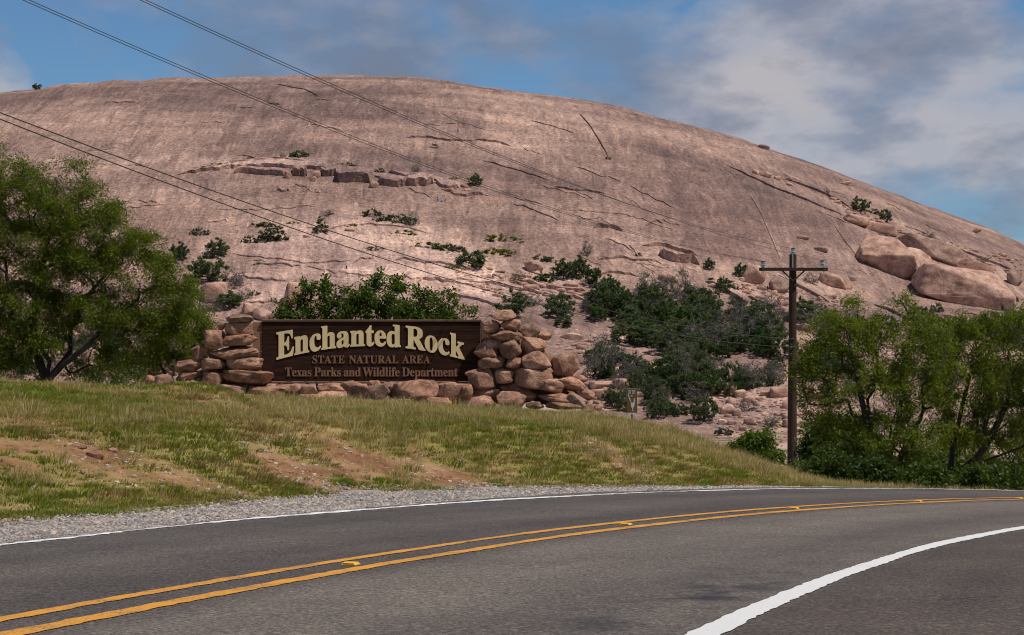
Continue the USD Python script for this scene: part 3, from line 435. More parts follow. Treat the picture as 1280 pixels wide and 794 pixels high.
def paint(name, c, wear):
    return mat(name, {'g': ('geometry', {}), 'n': ('noise_texture', {'scale': 60.0, 'detail': 4.0, 'roughness': .75}), 'n2': ('noise_texture', {'scale': 2.5, 'detail': 4.0}),
                      'ad': ('math', {'math_type': 'multiply_add', 'value2': .35, 'value3': 0.0}),
                      'r': ('rgb_ramp', ramp((wear - .03, (.06, .055, .05)), (wear + .035, c), (.9, tuple(np.array(c) * 1.12)))), 'b': ('bump', {'strength': .6, 'distance': .004}), 'p': ('principled_bsdf', {'roughness': .75})},
               [('g.position', 'n.vector'), ('g.position', 'n2.vector'), ('n2.fac', 'ad.value1'), ('n.fac', 'ad.value3'), ('ad.value', 'r.fac'), ('r.color', 'p.base_color'), ('n.fac', 'b.height'), ('b.normal', 'p.normal')])
yellow_paint, white_paint, worn_white = paint('yellow_paint', (.52, .225, .012), .60), paint('white_paint', (.53, .52, .505), .47), paint('worn_white_paint', (.66, .66, .65), .60)
def marking(name, n, w, m, label, s0, s1, jit):
    s = np.arange(s0, s1, .06)
    j = lambda k: (meshkit.noise(np.stack([s * 9, s * 0 + k, s * 0], -1), k) - .5) * jit + (meshkit.noise(np.stack([s * .6, s * 0 + k, s * 0], -1), k) - .5) * jit * 1.4
    V = np.stack([road_xyz(s, n + w / 2 + j(51), .0045), road_xyz(s, n, .005), road_xyz(s, n - w / 2 + j(52), .0045)], 1)
    part(name, grid_mesh(V), m, None, label, None, None, 'structure')
marking('yellow_line', GAP / 2, .115, yellow_paint, 'thinner yellow line on the far side of the double centre line', -20, 70, .022)
marking('yellow_line', -GAP / 2, .135, yellow_paint, 'thicker yellow line on the near side of the double centre line', -20, 70, .026)
marking('white_edge_line', -WN, .15, white_paint, 'bright thick white edge line of the near lane', -20, 70, .02)
marking('white_edge_line', WF, .11, worn_white, 'thin worn white edge line beside the gravel shoulder', -20, 70, .06)

gravel_mat = mat('gravel', {
    'g': ('geometry', {}), 'v': ('voronoi_texture', {'scale': 26.0}), 'n': ('noise_texture', {'scale': 40.0, 'detail': 4.0, 'roughness': .7}), 'nl': ('noise_texture', {'scale': .9, 'detail': 5.0, 'roughness': .6}),
    'r': ('rgb_ramp', ramp((.3, (.12, .108, .10)), (.5, (.28, .25, .225)), (.7, (.46, .41, .365)))), 'rl': ('rgb_ramp', ramp((.42, (.62, .60, .60)), (.55, (1, 1, 1)), (.68, (1.15, 1.0, .86)))),
    'x': ('mix_color', {'blend_type': 'multiply', 'fac': 1.0, 'use_clamp_result': False}), 'b': ('bump', {'strength': 1.0, 'distance': .03}), 'p': ('principled_bsdf', {'roughness': .95, 'specular_ior_level': .2})},
    [('g.position', 'v.vector'), ('g.position', 'n.vector'), ('g.position', 'nl.vector'), ('n.fac', 'r.fac'), ('nl.fac', 'rl.fac'), ('r.color', 'x.a'), ('rl.color', 'x.b'), ('x.result', 'p.base_color'), ('v.distance', 'b.height'), ('b.normal', 'p.normal')])
gs = np.arange(-12, 46, .16)
g_out = np.interp(gs, [-12, 0, 9, 11, 13, 15, 17, 20.8, 23, 24.6, 30, 40], [5.1, 5.1, 5.3, 5.5, 5.7, 5.95, 6.1, 6.1, 5.7, 5.3, 4.6, 4.2]) + (fb(gs, gs * 0, .5, 61, 4) - .5) * .9
gn = 3.55 + (g_out[:, None] - 3.55) * np.linspace(0, 1, 26)[None]
P = road_xyz(gs[:, None], gn)
P[..., 2] = np.maximum(GI(np.stack([P[..., 1], P[..., 0]], -1)), road_z(gs[:, None], gn) - .075) + .022 + (fb(P[..., 0], P[..., 1], 4.0, 62, 3) - .5) * .03
P[:, -1, 2] -= .07; P[:, -2, 2] -= .015; P[:, 0, 2] -= .05; P[:, 1, 2] -= .012
part('gravel_shoulder', grid_mesh(P[:, ::-1]), gravel_mat, None, 'grey gravel shoulder between road and grassy bank', None, None, 'structure', smooth=True)

# ------------------------------------------------------------------ granite dome
dome = thing('granite_dome', 'huge bare pink granite dome filling the background', None, kind='structure')
v, f = grid_mesh(np.stack([_rx, _ry, RZ], -1))
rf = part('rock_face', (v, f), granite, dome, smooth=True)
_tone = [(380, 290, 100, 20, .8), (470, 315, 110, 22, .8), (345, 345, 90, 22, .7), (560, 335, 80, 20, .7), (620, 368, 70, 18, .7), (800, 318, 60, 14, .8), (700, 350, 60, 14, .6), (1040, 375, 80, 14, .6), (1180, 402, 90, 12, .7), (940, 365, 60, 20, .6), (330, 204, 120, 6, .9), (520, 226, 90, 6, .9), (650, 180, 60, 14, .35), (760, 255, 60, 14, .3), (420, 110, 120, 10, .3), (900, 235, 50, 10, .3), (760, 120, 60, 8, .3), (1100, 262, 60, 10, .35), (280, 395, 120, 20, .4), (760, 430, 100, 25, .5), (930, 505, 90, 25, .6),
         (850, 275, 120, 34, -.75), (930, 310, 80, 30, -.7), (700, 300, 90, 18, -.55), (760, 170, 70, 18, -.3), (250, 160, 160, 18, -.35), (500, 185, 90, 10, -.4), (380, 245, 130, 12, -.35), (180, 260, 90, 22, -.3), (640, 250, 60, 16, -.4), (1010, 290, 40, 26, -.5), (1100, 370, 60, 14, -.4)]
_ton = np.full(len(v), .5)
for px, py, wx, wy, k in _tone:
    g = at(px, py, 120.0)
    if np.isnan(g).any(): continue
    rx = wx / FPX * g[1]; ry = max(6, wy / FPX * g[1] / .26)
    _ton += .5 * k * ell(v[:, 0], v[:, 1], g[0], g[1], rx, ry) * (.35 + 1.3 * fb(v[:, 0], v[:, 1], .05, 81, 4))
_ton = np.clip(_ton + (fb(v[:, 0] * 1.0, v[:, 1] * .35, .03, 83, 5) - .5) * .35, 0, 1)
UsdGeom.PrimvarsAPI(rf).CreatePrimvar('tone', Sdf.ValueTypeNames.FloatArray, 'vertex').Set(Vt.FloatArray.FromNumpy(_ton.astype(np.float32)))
TONE_TREE = cKDTree(v[:, :2])

def sheet(lower, upper, thick, jit=1.0, seed=0, m=None, block=False):
    """An exfoliation sheet lying on the dome: a free edge along the first line of points, dying out towards the second."""
    lo, up = np.array(lower, float), np.array(upper, float)
    res = lambda p, n: np.stack([np.interp(np.linspace(0, 1, n), np.linspace(0, 1, len(p)), p[:, k]) for k in (0, 1)], -1)
    n = max(12, int(np.abs(np.diff(lo[:, 0])).sum() / 4)); lo, up = res(lo, n), res(up, n)
    wob = (meshkit.fbm(np.stack([np.arange(n) * .35, np.full(n, seed + .5), np.zeros(n)], -1), 4, seed + 9) - .5) * 5.0
    if len(lo) > 14 and not block: lo[:, 0] += wob * .8; lo[:, 1] += wob * .5
    k = 7; t = np.linspace(0, 1, k)[:, None, None]
    px = lo[None] * (1 - t) + up[None] * t
    W = at(px[..., 0], px[..., 1], 120.0)
    if np.isnan(W).any(): return
    jn = (meshkit.fbm(np.stack([np.arange(n) * .45, np.full(n, seed), np.zeros(n)], -1), 4, seed) - .5)
    tt = np.linspace(0, 1, k)[:, None]
    W[..., 1] += jn[None] * 5 * jit * (1 - tt); W[..., 2] = H(W[..., 0], W[..., 1])
    prof = thick * (1 + jn[None] * .4) * (1 - tt ** (4 if block else 1.3)) - .35 * tt
    e = np.linspace(0, 1, n); prof *= np.minimum(1, np.minimum(e, 1 - e) * (40 if block else 7))[None] * 1.0
    prof -= .2 * (np.minimum(e, 1 - e)[None] < .02)
    W[..., 2] += prof
    front = W[:1].copy(); front[..., 1] += .35 * thick; front[..., 2] = H(front[..., 0], front[..., 1]) - .6
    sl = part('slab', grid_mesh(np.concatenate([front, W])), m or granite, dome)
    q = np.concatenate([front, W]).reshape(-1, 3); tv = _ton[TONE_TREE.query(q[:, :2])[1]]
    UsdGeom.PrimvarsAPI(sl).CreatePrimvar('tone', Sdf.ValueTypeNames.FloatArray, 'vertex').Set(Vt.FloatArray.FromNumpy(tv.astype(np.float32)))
SHEETS = [
    ([(212, 219), (260, 214), (300, 211), (340, 210), (385, 212), (427, 214)], [(225, 214), (290, 203), (330, 196), (360, 196), (400, 199), (440, 206)], 1.3), ([(240, 211), (290, 203), (340, 198), (400, 203)], [(250, 207), (295, 199), (340, 193), (405, 198)], .5), ([(430, 216), (470, 222), (520, 226), (560, 230)], [(436, 209), (475, 212), (525, 216), (566, 222)], .6),
    ([(292, 217), (330, 219), (356, 220)], [(292, 211), (330, 211), (356, 212)], 1.9), ([(365, 221), (384, 221)], [(366, 211), (384, 210)], 2.8), ([(399, 221), (421, 221)], [(400, 213), (421, 213)], 2.4),
    ([(417, 228), (440, 230), (464, 229)], [(420, 214), (445, 213), (472, 217)], 3.4), ([(470, 232), (500, 235), (507, 233)], [(472, 224), (495, 222), (510, 224)], 2.4), ([(505, 233), (530, 234), (542, 230)], [(508, 225), (530, 218), (545, 224)], 2.8),
    ([(541, 226), (550, 233), (560, 238), (575, 235)], [(548, 220), (560, 224), (570, 226), (580, 228)], 1.2), ([(560, 242), (585, 246), (606, 244)], [(562, 236), (588, 236), (610, 236)], 1.0), ([(484, 216), (505, 222), (540, 222)], [(490, 213), (510, 213), (540, 214)], 1.2),
    ([(505, 172), (530, 172), (560, 176), (600, 177)], [(505, 169), (535, 166), (565, 169), (600, 174)], .8), ([(538, 184.5), (549, 184.5)], [(538, 182), (549, 182)], 1.2), ([(592, 175), (620, 178), (640, 183)], [(592, 172), (620, 173), (640, 179)], .8),
    ([(722, 140), (738, 158), (750, 178), (762, 199)], [(735, 136), (752, 155), (764, 176), (774, 198)], .6), ([(690, 235), (720, 238), (760, 243)], [(690, 230), (722, 232), (760, 239)], .7), ([(740, 286), (762, 285), (780, 291)], [(742, 281), (762, 279), (784, 287)], 1.4),
    ([(800, 307), (830, 309), (860, 318), (872, 321)], [(800, 301), (835, 300), (865, 308), (880, 318)], 1.3), ([(822, 321), (845, 329), (876, 333)], [(826, 315), (848, 318), (880, 326)], 3.2), ([(745, 326), (770, 324), (800, 326), (830, 331)], [(748, 308), (770, 305), (800, 306), (826, 314)], .8),
    ([(742, 345), (760, 342), (800, 346)], [(745, 330), (765, 327), (800, 330)], .8), ([(785, 306), (795, 318), (805, 328)], [(790, 304), (800, 316), (810, 326)], .6), ([(806, 283), (820, 278), (830, 281)], [(806, 279), (820, 275), (830, 279)], .8),
    ([(310, 333), (345, 332), (378, 333)], [(310, 327), (345, 325), (380, 328)], .6), ([(490, 325), (520, 327), (560, 334), (600, 341)], [(490, 321), (522, 320), (562, 326), (605, 333)], .8), ([(520, 351), (560, 353), (600, 353)], [(522, 345), (560, 344), (600, 347)], 1.0), ([(440, 330), (455, 325), (470, 324)], [(442, 326), (455, 321), (470, 321)], .7),
    ([(400, 289), (440, 281), (480, 281), (540, 293)], [(405, 275), (440, 269), (480, 268), (545, 281)], .5), ([(345, 238), (356, 241), (362, 240)], [(345, 233), (355, 232), (362, 236)], .8), ([(570, 352), (620, 356), (650, 364)], [(575, 344), (620, 346), (655, 356)], .8), ([(300, 345), (330, 352), (360, 352)], [(300, 337), (330, 341), (360, 343)], .6),
    ([(935, 240), (950, 265), (965, 300), (978, 330)], [(945, 238), (962, 264), (976, 298), (990, 328)], .28), ([(1040, 278), (1055, 300), (1075, 325)], [(1052, 276), (1068, 298), (1088, 322)], .28), ([(905, 205), (960, 232), (1010, 252), (1060, 272)], [(912, 202), (966, 226), (1015, 245), (1064, 266)], .7),
    ([(985, 225), (1030, 243), (1066, 262)], [(990, 219), (1034, 236), (1072, 256)], .9), ([(1120, 290), (1170, 307), (1230, 335)], [(1125, 283), (1175, 298), (1236, 326)], .8), ([(1190, 310), (1230, 325), (1275, 343)], [(1194, 305), (1234, 318), (1276, 337)], .9),
    ([(965, 345), (1000, 360), (1040, 380)], [(972, 339), (1008, 352), (1048, 372)], .9), ([(930, 372), (965, 385), (1000, 405)], [(938, 362), (972, 375), (1008, 394)], 1.0), ([(880, 352), (910, 366), (935, 385)], [(890, 340), (920, 354), (946, 374)], 1.4), ([(1090, 380), (1130, 397), (1180, 410)], [(1095, 374), (1136, 389), (1184, 404)], .8),
    ([(560, 368), (600, 376), (640, 390)], [(566, 360), (606, 366), (646, 380)], .8), ([(640, 352), (690, 362), (745, 368)], [(642, 346), (692, 354), (748, 361)], 1.2), ([(640, 362), (690, 371), (735, 376)], [(644, 356), (694, 364), (738, 370)], 1.0), ([(730, 440), (770, 446), (800, 452)], [(705, 418), (750, 423), (795, 434)], 1.2),
    ([(340, 105), (380, 112), (400, 122)], [(350, 102), (390, 107), (412, 118)], .4), ([(600, 200), (640, 212), (690, 226)], [(602, 196), (644, 206), (694, 221)], .5), ([(640, 255), (665, 262), (700, 278)], [(642, 251), (668, 257), (704, 273)], .5), ([(660, 150), (690, 158), (720, 168)], [(662, 147), (694, 154), (724, 164)], .4)]
SHEETS += [([(285, 318), (340, 325), (400, 330), (450, 326)], [(310, 285), (360, 278), (420, 272), (470, 276)], .45), ([(420, 342), (480, 345), (540, 350), (610, 360)], [(440, 300), (500, 292), (560, 300), (630, 325)], .5),
    ([(300, 378), (350, 380), (420, 374), (480, 366)], [(300, 345), (350, 340), (410, 335), (480, 337)], .6), ([(520, 368), (580, 372), (640, 384)], [(520, 350), (590, 350), (660, 366)], .5), ([(255, 262), (330, 262), (400, 258)], [(240, 240), (320, 236), (400, 240)], .3), ([(700, 262), (780, 268), (850, 290)], [(700, 235), (790, 240), (870, 268)], .3)]
PALE = {len(SHEETS) - 6, len(SHEETS) - 5, len(SHEETS) - 4, len(SHEETS) - 3, 0, 17, 18, 19, 39, 40, 38}
for i, (lo, up, th) in enumerate(SHEETS): sheet(lo, up, th, .5, i, granite_pale if i in PALE or i < 12 or 28 <= i <= 32 else None, 3 <= i <= 9)
r = np.random.default_rng(17)
for i in range(64):
    x = r.uniform(20, 1230); top = np.interp(x, _sil[:, 0], _sil[:, 1]); y = top + (345 - top) * r.uniform(.08, 1.0) ** .9 if x < 900 else top + (300 - top + (x - 900) * .28) * r.uniform(.08, .95)
    sl = np.interp(x, [0, 400, 700, 1280], [-.12, .10, .32, .42]) + r.normal(0, .10); w = r.uniform(8, 38); k = r.uniform(-.0022, .0022)
    t = np.linspace(-w, w, 7); lo = [(x + q, y + q * sl + k * q * q + r.normal(0, .5)) for q in t]
    sheet(lo, [(p + 3, q - r.uniform(5, 9)) for p, q in lo], r.uniform(.16, .42), .9, 100 + i, granite_pale if r.random() < .3 else None)
# ------------------------------------------------------------------ rocks
def rock_mesh(seed, sub=2, planes=9, rough=.06, sharp=2, blocky=0.0):
    """An angular weathered stone: a hull of jittered points, edges rounded a little, surface roughened; fills the unit box."""
    r = np.random.default_rng(seed)
    if blocky > .7:
        k = np.array([(i, j, l) for i in (-1, 1) for j in (-1, 1) for l in (-1, 1)], float) * (1 - r.uniform(0, .34, (8, 3)))
        p = np.vstack([k, r.normal(size=(6, 3)) * .35 + np.vstack([np.eye(3), -np.eye(3)]) * .95])
    else:
        n = int(16 + 10 * (1 - blocky)); i = np.arange(n) + .5; ph = np.arccos(1 - 2 * i / n); th = np.pi * (1 + 5 ** .5) * i
        p = np.stack([np.cos(th) * np.sin(ph), np.sin(th) * np.sin(ph), np.cos(ph)], -1); p = np.sign(p) * np.abs(p) ** (1 - .45 * blocky)
        p += r.normal(size=(n, 3)) * .16; p *= (1 + r.normal(size=(n, 1)) * .07)
    m = trimesh.convex.convex_hull(p)
    for _ in range(sub): m = m.subdivide()
    v = m.vertices; nb = m.vertex_neighbors
    V = np.array(v)
    for _ in range(sharp):
        V = V * .45 + np.array([V[q].mean(0) for q in nb]) * .55
    V = V * (1 + (meshkit.fbm(V * 1.6 + seed * 3.1, 4, seed) - .5) * rough * 2.4 + (meshkit.fbm(V * 6 + seed, 3, seed + 5) - .5) * rough)[:, None]
    lo, hi = V.min(0), V.max(0)
    return (V - (lo + hi) / 2) / (hi - lo), np.array(m.faces)

def rot_y(v, a):
    c, s = math.cos(a), math.sin(a); return np.stack([v[:, 0] * c + v[:, 2] * s, v[:, 1], -v[:, 0] * s + v[:, 2] * c], -1)

SY = 49.7                                             # the sign stands about fifty metres away
def sx(px, y=SY): return (px - 640) / FPX * y
def sz(py, y=SY): return CAMH + (HZ - py) / FPX * y

def stones(parent, boxes, origin, base_y, seed):
    """Each stone from its outline box in the photo, set as a separate stone of a dry stack."""
    for i, b in enumerate(boxes):
        x0, y0, x1, y1 = b[:4]; tilt = b[4] if len(b) > 4 else 0; blk = b[5] if len(b) > 5 else .5; fwd = b[6] if len(b) > 6 else 0.0
        y = base_y - fwd
        w, h = (x1 - x0) / FPX * y * 1.06, (y1 - y0) / FPX * y * 1.08
        q, f = rock_mesh(seed + i, 3 if w * h > .12 else 2, 8, .115, 2 if w * h > .12 else 1, min(1, blk + .12))
        r = np.random.default_rng(seed + i); q = q @ trimesh.transformations.rotation_matrix(r.uniform(-.5, .5), (0, 0, 1))[:3, :3].T
        q = (q - (q.min(0) + q.max(0)) / 2) / (q.max(0) - q.min(0))
        ta = math.radians(tilt); ww = w - abs(math.sin(ta)) * h * .6; hh = max(h - abs(math.sin(ta)) * w * .6, h * .5)
        q = rot_y(q * [ww, 1, hh], ta)
        dpt = min(max(.75 * w, .9 * h), 1.0) * r.uniform(.9, 1.1)
        q[:, 1] *= dpt
        c = np.array([sx((x0 + x1) / 2, y), y + dpt * .5 - .42 + r.uniform(-.05, .05), sz((y0 + y1) / 2, y)])
        part('stone', (q + c - origin, f), stone_mat, parent, smooth=38)

K = 6.62
LP = [((a / K + 180), (b / K + 380), (c / K + 180), (d / K + 380), *e) for a, b, c, d, *e in [
    (692, 82, 912, 168, 4, .3), (676, 150, 912, 266, 0, .95), (603, 140, 712, 232, -30, .5, -.2), (668, 252, 950, 352, -4, .6), (520, 223, 674, 378, 0, .5), (546, 345, 952, 468, -3, .55), (403, 335, 545, 472, -6, .5, -.1),
    (258, 458, 490, 572, -8, .4), (468, 452, 690, 562, 6, .8), (690, 448, 986, 562, -2, .9), (266, 546, 490, 642, -8, .4), (488, 558, 662, 692, 6, .8), (662, 543, 1062, 684, 3, .85, .12), (298, 628, 482, 738, -4, .4), (428, 688, 612, 765, 0, .4, .1),
    (603, 668, 846, 765, 3, .8, .1), (850, 672, 1225, 778, 3, .6, .15), (98, 584, 268, 668, 0, .6), (228, 558, 282, 602, 0, .3, -.2), (815, 748, 925, 792, 0, .3, .3), (480, 660, 620, 720, 0, .5, -.2), (640, 470, 720, 560, 0, .5, -.3), (20, 590, 110, 665, 0, .4, -.3)]]
orig = np.array([sx(270), SY, .85])
LP += [(280, 408, 312, 440, 0, .7, -.4), (262, 438, 318, 466, 0, .7, -.4), (240, 460, 296, 486, 0, .7, -.4), (285, 462, 325, 494, 0, .7, -.4)]
pier = thing('stone_pier', 'stepped dry stacked pier of flat pink stones at the left end of the sign', 'stone pier', orig)
stones(pier, LP, orig, SY - .05, 100)
K = 5.672
RPX = [((a / K + 580), (b / K + 380), (c / K + 580), (d / K + 380), *e) for a, b, c, d, *e in [
    (195, 38, 370, 128, -8, .4), (116, 114, 264, 208, -4, .4), (263, 104, 400, 194, 4, .5), (155, 178, 418, 274, 4, .4), (383, 128, 542, 250, 8, .4, -.2), (510, 192, 625, 260, 6, .4, -.4), (128, 242, 278, 328, 12, .4), (70, 278, 242, 398, 6, .5), (248, 256, 414, 400, -10, .6, .1),
    (402, 238, 582, 362, 4, .4), (98, 368, 292, 462, -4, .75), (292, 378, 422, 474, -10, .5), (405, 330, 624, 486, 8, .4, .15), (610, 343, 818, 534, 4, .3), (10, 456, 202, 524, -3, .5, -.1), (32, 488, 218, 608, -2, .85, .1), (212, 458, 348, 570, 6, .6), (348, 452, 624, 610, 3, .95, .2),
    (546, 523, 712, 640, 8, .6, .25), (618, 508, 866, 624, 8, .4, .15), (768, 503, 882, 574, 6, .5, -.1), (60, 598, 254, 696, 0, .5), (248, 570, 534, 696, 6, .4, .05), (-4, 646, 220, 770, 0, .3, .25), (226, 614, 440, 756, 6, .4, .3), (526, 628, 790, 716, 4, .6, .3), (578, 688, 834, 755, 4, .4, .45),
    (708, 622, 894, 742, 28, .4, .25), (768, 572, 935, 696, 20, .4), (898, 688, 996, 785, 50, .4, .1), (438, 693, 564, 745, 0, .4, .3), (-20, 568, 64, 676, 0, .5, .1), (200, 400, 300, 470, 0, .4, -.25), (380, 440, 470, 520, 0, .4, -.25), (300, 560, 420, 640, 0, .4, -.2), (820, 700, 920, 770, 10, .4, .15)]]
orig = np.array([sx(660), SY, .6])
RPX += [(606, 400, 650, 440, 0, .5, -.5), (602, 432, 668, 472, 0, .5, -.55), (640, 430, 690, 480, 0, .5, -.5), (600, 465, 670, 505, 0, .5, -.5), (660, 462, 722, 508, 0, .5, -.45)]
pier2 = thing('stone_pier', 'tall pyramid pier of rounded brown boulders at the right end of the sign', 'stone pier', orig)
stones(pier2, RPX, orig, SY - .1, 200)
BP = [(377, 481, 398, 497, 0, .5), (373, 493, 399, 505, 0, .3, .15), (396, 487, 434, 505, 0, .5, .1), (433, 477, 468, 504, -3, .5), (398, 479, 433, 492, 0, .4, -.2), (427, 476, 446, 490, 0, .5, -.25), (457, 481, 488, 504, 0, .5, .05), (485, 474, 549, 504, -6, .6, .1), (547, 479, 592, 505, -2, .7, .05), (478, 478, 499, 491, 0, .4, -.25),
      (547, 477, 578, 489, 4, .5, -.2), (532, 497, 564, 511, 0, .3, .25), (459, 476, 478, 490, 0, .4, -.2), (364, 480, 380, 494, 0, .4, -.25), (493, 499, 515, 507, 0, .3, .2), (340, 480, 372, 494, 0, .5, -.3), (500, 478, 530, 490, 0, .5, -.3)]
orig = np.array([sx(480), SY, .8])
bs = thing('stone_row', 'low row of pink stones lying along the foot of the sign', 'stone row', orig)
stones(bs, BP, orig, SY - .1, 300)

# ------------------------------------------------------------------ the park sign
X0, X1, ZT, ZB = sx(328), sx(601), sz(402.5), sz(477)
ocx, ocz = (X0 + X1) / 2, ZB
sign = thing('park_sign', 'long dark brown wooden park entrance sign with routed cream and brown lettering', 'sign', (ocx, SY, ocz))
Wd, Ht = X1 - X0, ZT - ZB
r_pl = np.random.default_rng(3)
zs = [0, Ht * .30, Ht * .60, Ht * .845, Ht]
for a, b in zip(zs[:-1], zs[1:]):
    part('plank', box(Wd, .09, b - a - .003, (0, r_pl.uniform(-.004, .004), (a + b) / 2), .007), sign_wood, sign)
for side, x in (('l', -Wd / 2 - .115), ('r', Wd / 2 + .06)):
    for a, b in ((0, Ht * .50), (Ht * .50, Ht * .82), (Ht * .82, Ht * 1.0)):
        part('end_post', box(.215 if side == 'l' else .11, .12, b - a - .006, (x, .05, (a + b) / 2), .006), tan_wood if side == 'l' else trim_wood, sign)
part('backing_board', box(Wd - .02, .03, Ht - .01, (0, .035, Ht / 2)), sign_wood, sign)
part('top_rail', box(Wd + .04, .16, .050, (0, .01, Ht + .027), .008), trim_wood, sign)
part('bottom_rail', box(Wd + .04, .16, .045, (0, .01, -.026), .008), trim_wood, sign)
for x in (-Wd * .38, 0, Wd * .38):
    part('back_post', box(.14, .14, Ht + .5, (x, .13, Ht / 2 - .28), .01), sign_wood, sign)
r = np.random.default_rng(8)
for k in range(9):
    part('bolt', (lambda m: (np.array(m.vertices) @ np.array([[1, 0, 0], [0, 0, 1], [0, -1, 0]]).T + [r.uniform(-.48, .48) * Wd, -.047, r.choice([.15, .5, .72, .92]) * Ht], np.array(m.faces)))(trimesh.creation.cylinder(.012, .012, sections=8)), iron_mat, sign)

def glyph_polys(ch):
    dec = lambda s: [tuple(map(float, p.split(','))) for p in s.split()]
    return [Polygon(dec(g[0]), [dec(h) for h in g[1:]]) for g in GLYPHS[ch][1]]
def letters(text, name, m, width, warp, fat, squeeze=1.0, space=30, track=0):
    adv, x = [], 0.0
    for ch in text:
        adv.append(x); x += space if ch == ' ' else GLYPHS[ch][0] + track
    for ch, a in zip(text, adv):
        if ch == ' ': continue
        for gi, g in enumerate(glyph_polys(ch)):
            g = g.buffer(fat, 4, join_style=1).simplify(.6)
            g = g.segmentize(9) if hasattr(g, 'segmentize') else g
            for gg in getattr(g, 'geoms', [g]):
                t = trimesh.creation.extrude_polygon(gg, 1.0, engine='earcut'); v = np.array(t.vertices)
                u, w = (v[:, 0] + a) / x, v[:, 1] / 100
                X, Z = warp(u, w)
                V = np.stack([X, np.where(v[:, 2] > .5, -.064, -.040), Z], -1)
                part(name, (V, np.array(t.faces)[:, ::-1] if False else np.array(t.faces)), m, sign)
def px_warp(xa, xb, top, base):
    """Text laid between two columns; cap line and base line given as curves over the width (photo pixels on the board)."""
    def w(u, v):
        p = xa + (xb - xa) * u
        yt, yb = np.interp(p, *zip(*top)), np.interp(p, *zip(*base))
        return sx(p) - ocx, sz(yb + (yt - yb) * v) - ocz
    return w
_tx = np.linspace(345, 581, 60); _c = (_tx - 463) / 118
top = list(zip(_tx, 405.5 + 15.0 * np.abs(_c) ** 2.0 * np.where(_c < 0, .72, 1.0)))
base = list(zip(_tx, 432.0 + 17.5 * np.abs(_c) ** 1.9))
letters('Enchanted Rock', 'cream_letter', cream_paint, None, px_warp(345.5, 580, top, base), 2.6, space=24, track=-1)
flat = lambda a, b: ([(0, a), (1280, a)], [(0, b), (1280, b)])
letters('STATE NATURAL AREA', 'brown_letter', brown_paint, None, px_warp(390, 538, *flat(444.6, 454.2)), 1.2, space=55, track=4)
letters('Texas Parks and Wildlife Department', 'brown_letter', brown_paint, None, px_warp(356.5, 572, *flat(459.5, 470.4)), 1.2, space=30, track=-2)

# ------------------------------------------------------------------ small brown wildlife sign beyond the crest
yy = 51.5; P = np.array([(790 - 640) / FPX * yy, yy, 0]); P[2] = GI([(P[1], P[0])])[0]
zt, zb, hw = sz(485.5, yy) - P[2], sz(518, yy) - P[2], 6.6 / FPX * yy
ws = thing('trail_sign', 'small upright brown sign showing a white long tailed bird, past the right stone pier', 'sign', P)
part('sign_edge', box(hw * 2, .012, zt - zb, (0, 0, (zt + zb) / 2)), alu_mat, ws)
part('sign_face', box(hw * 2 - .016, .008, zt - zb - .045, (0, -.009, (zt + zb) / 2 + .008)), brown_sign, ws)
part('post', tube([(0, .03, -.4), (0, .03, zt - .05)], .022, 8), alu_mat, ws)
bx = lambda x: (x - 325) / 210 * hw * 2
bz = lambda y: zt - (y - 155) / 545 * (zt - zb)
bird = Polygon([(bx(a), bz(b)) for a, b in [(238, 272), (255, 275), (305, 440), (325, 462), (345, 455), (362, 420), (360, 385), (374, 360), (382, 392), (396, 402), (384, 412), (380, 440), (376, 480), (372, 520), (352, 560), (345, 580), (352, 640), (336, 640), (330, 582), (305, 540), (300, 500), (302, 462), (270, 390)]])
t = trimesh.creation.extrude_polygon(bird, .004, engine='earcut'); v = np.array(t.vertices)
part('bird_emblem', (np.stack([v[:, 0], -.0135 - v[:, 2], v[:, 1]], -1), np.array(t.faces)), white_sheet, ws)
for y, a, b in ((210, 245, 300), (210, 318, 390), (255, 250, 300), (255, 322, 385), (312, 298, 345)):
    for k in range(int((b - a) / 16)):
        part('letter_mark', box(.016 * 1.0, .004, .028, (bx(a + 10 + k * 17), -.0155, bz(y))), white_sheet, ws)
part('letter_mark', box(hw * 1.7, .004, .035, (0, -.0155, bz(684))), white_sheet, ws)

# ------------------------------------------------------------------ utility pole and wires
py_ = 77.0; pb = np.array([(990 - 640) / FPX * py_, py_, 0]); pb[2] = GI([(pb[1], pb[0])])[0] - .1
pole = thing('utility_pole', 'brown wooden utility pole with one crossarm and three grey insulators', 'utility pole', pb)
Zp = lambda p: sz(p, py_) - pb[2]
zz = np.linspace(0, Zp(318), 14)
part('pole', tube(np.stack([zz * .004, zz * 0, zz], -1), np.interp(zz, [0, zz[-1]], [.175, .125]), 14), pole_wood, pole, smooth=40)
zc = Zp(337)
part('crossarm', box(2.44, .10, .115, (.03, -.17, zc), .01), arm_wood, pole)
for s in (-1, 1):
    part('brace', tube([(.03 + s * .42, -.17, zc - .03), (.02, -.17, zc - .42)], .028, 6), arm_wood, pole)
    part('bolt', tube([(.03 + s * 1.08, -.17, zc - .12), (.03 + s * 1.08, -.17, zc + .13)], .012, 6), iron_mat, pole)
    part('end_fitting', box(.10, .12, .13, (.03 + s * 1.10, -.17, zc - .003), .01), iron_mat, pole)
def insulator(c):
    prof = np.array([(.001, 0), (.05, 0), (.085, .012), (.09, .035), (.06, .05), (.055, .062), (.098, .072), (.102, .098), (.066, .112), (.058, .126), (.082, .136), (.082, .155), (.045, .168), (.03, .195), (.001, .20)])
    m = trimesh.creation.revolve(prof, sections=16); i = part('insulator', (np.array(m.vertices) + c, np.array(m.faces)), insulator_mat, pole, smooth=50)
    part('cap', tube([c + [0, 0, .15], c + [0, 0, .215]], .07, 10), iron_mat, i)
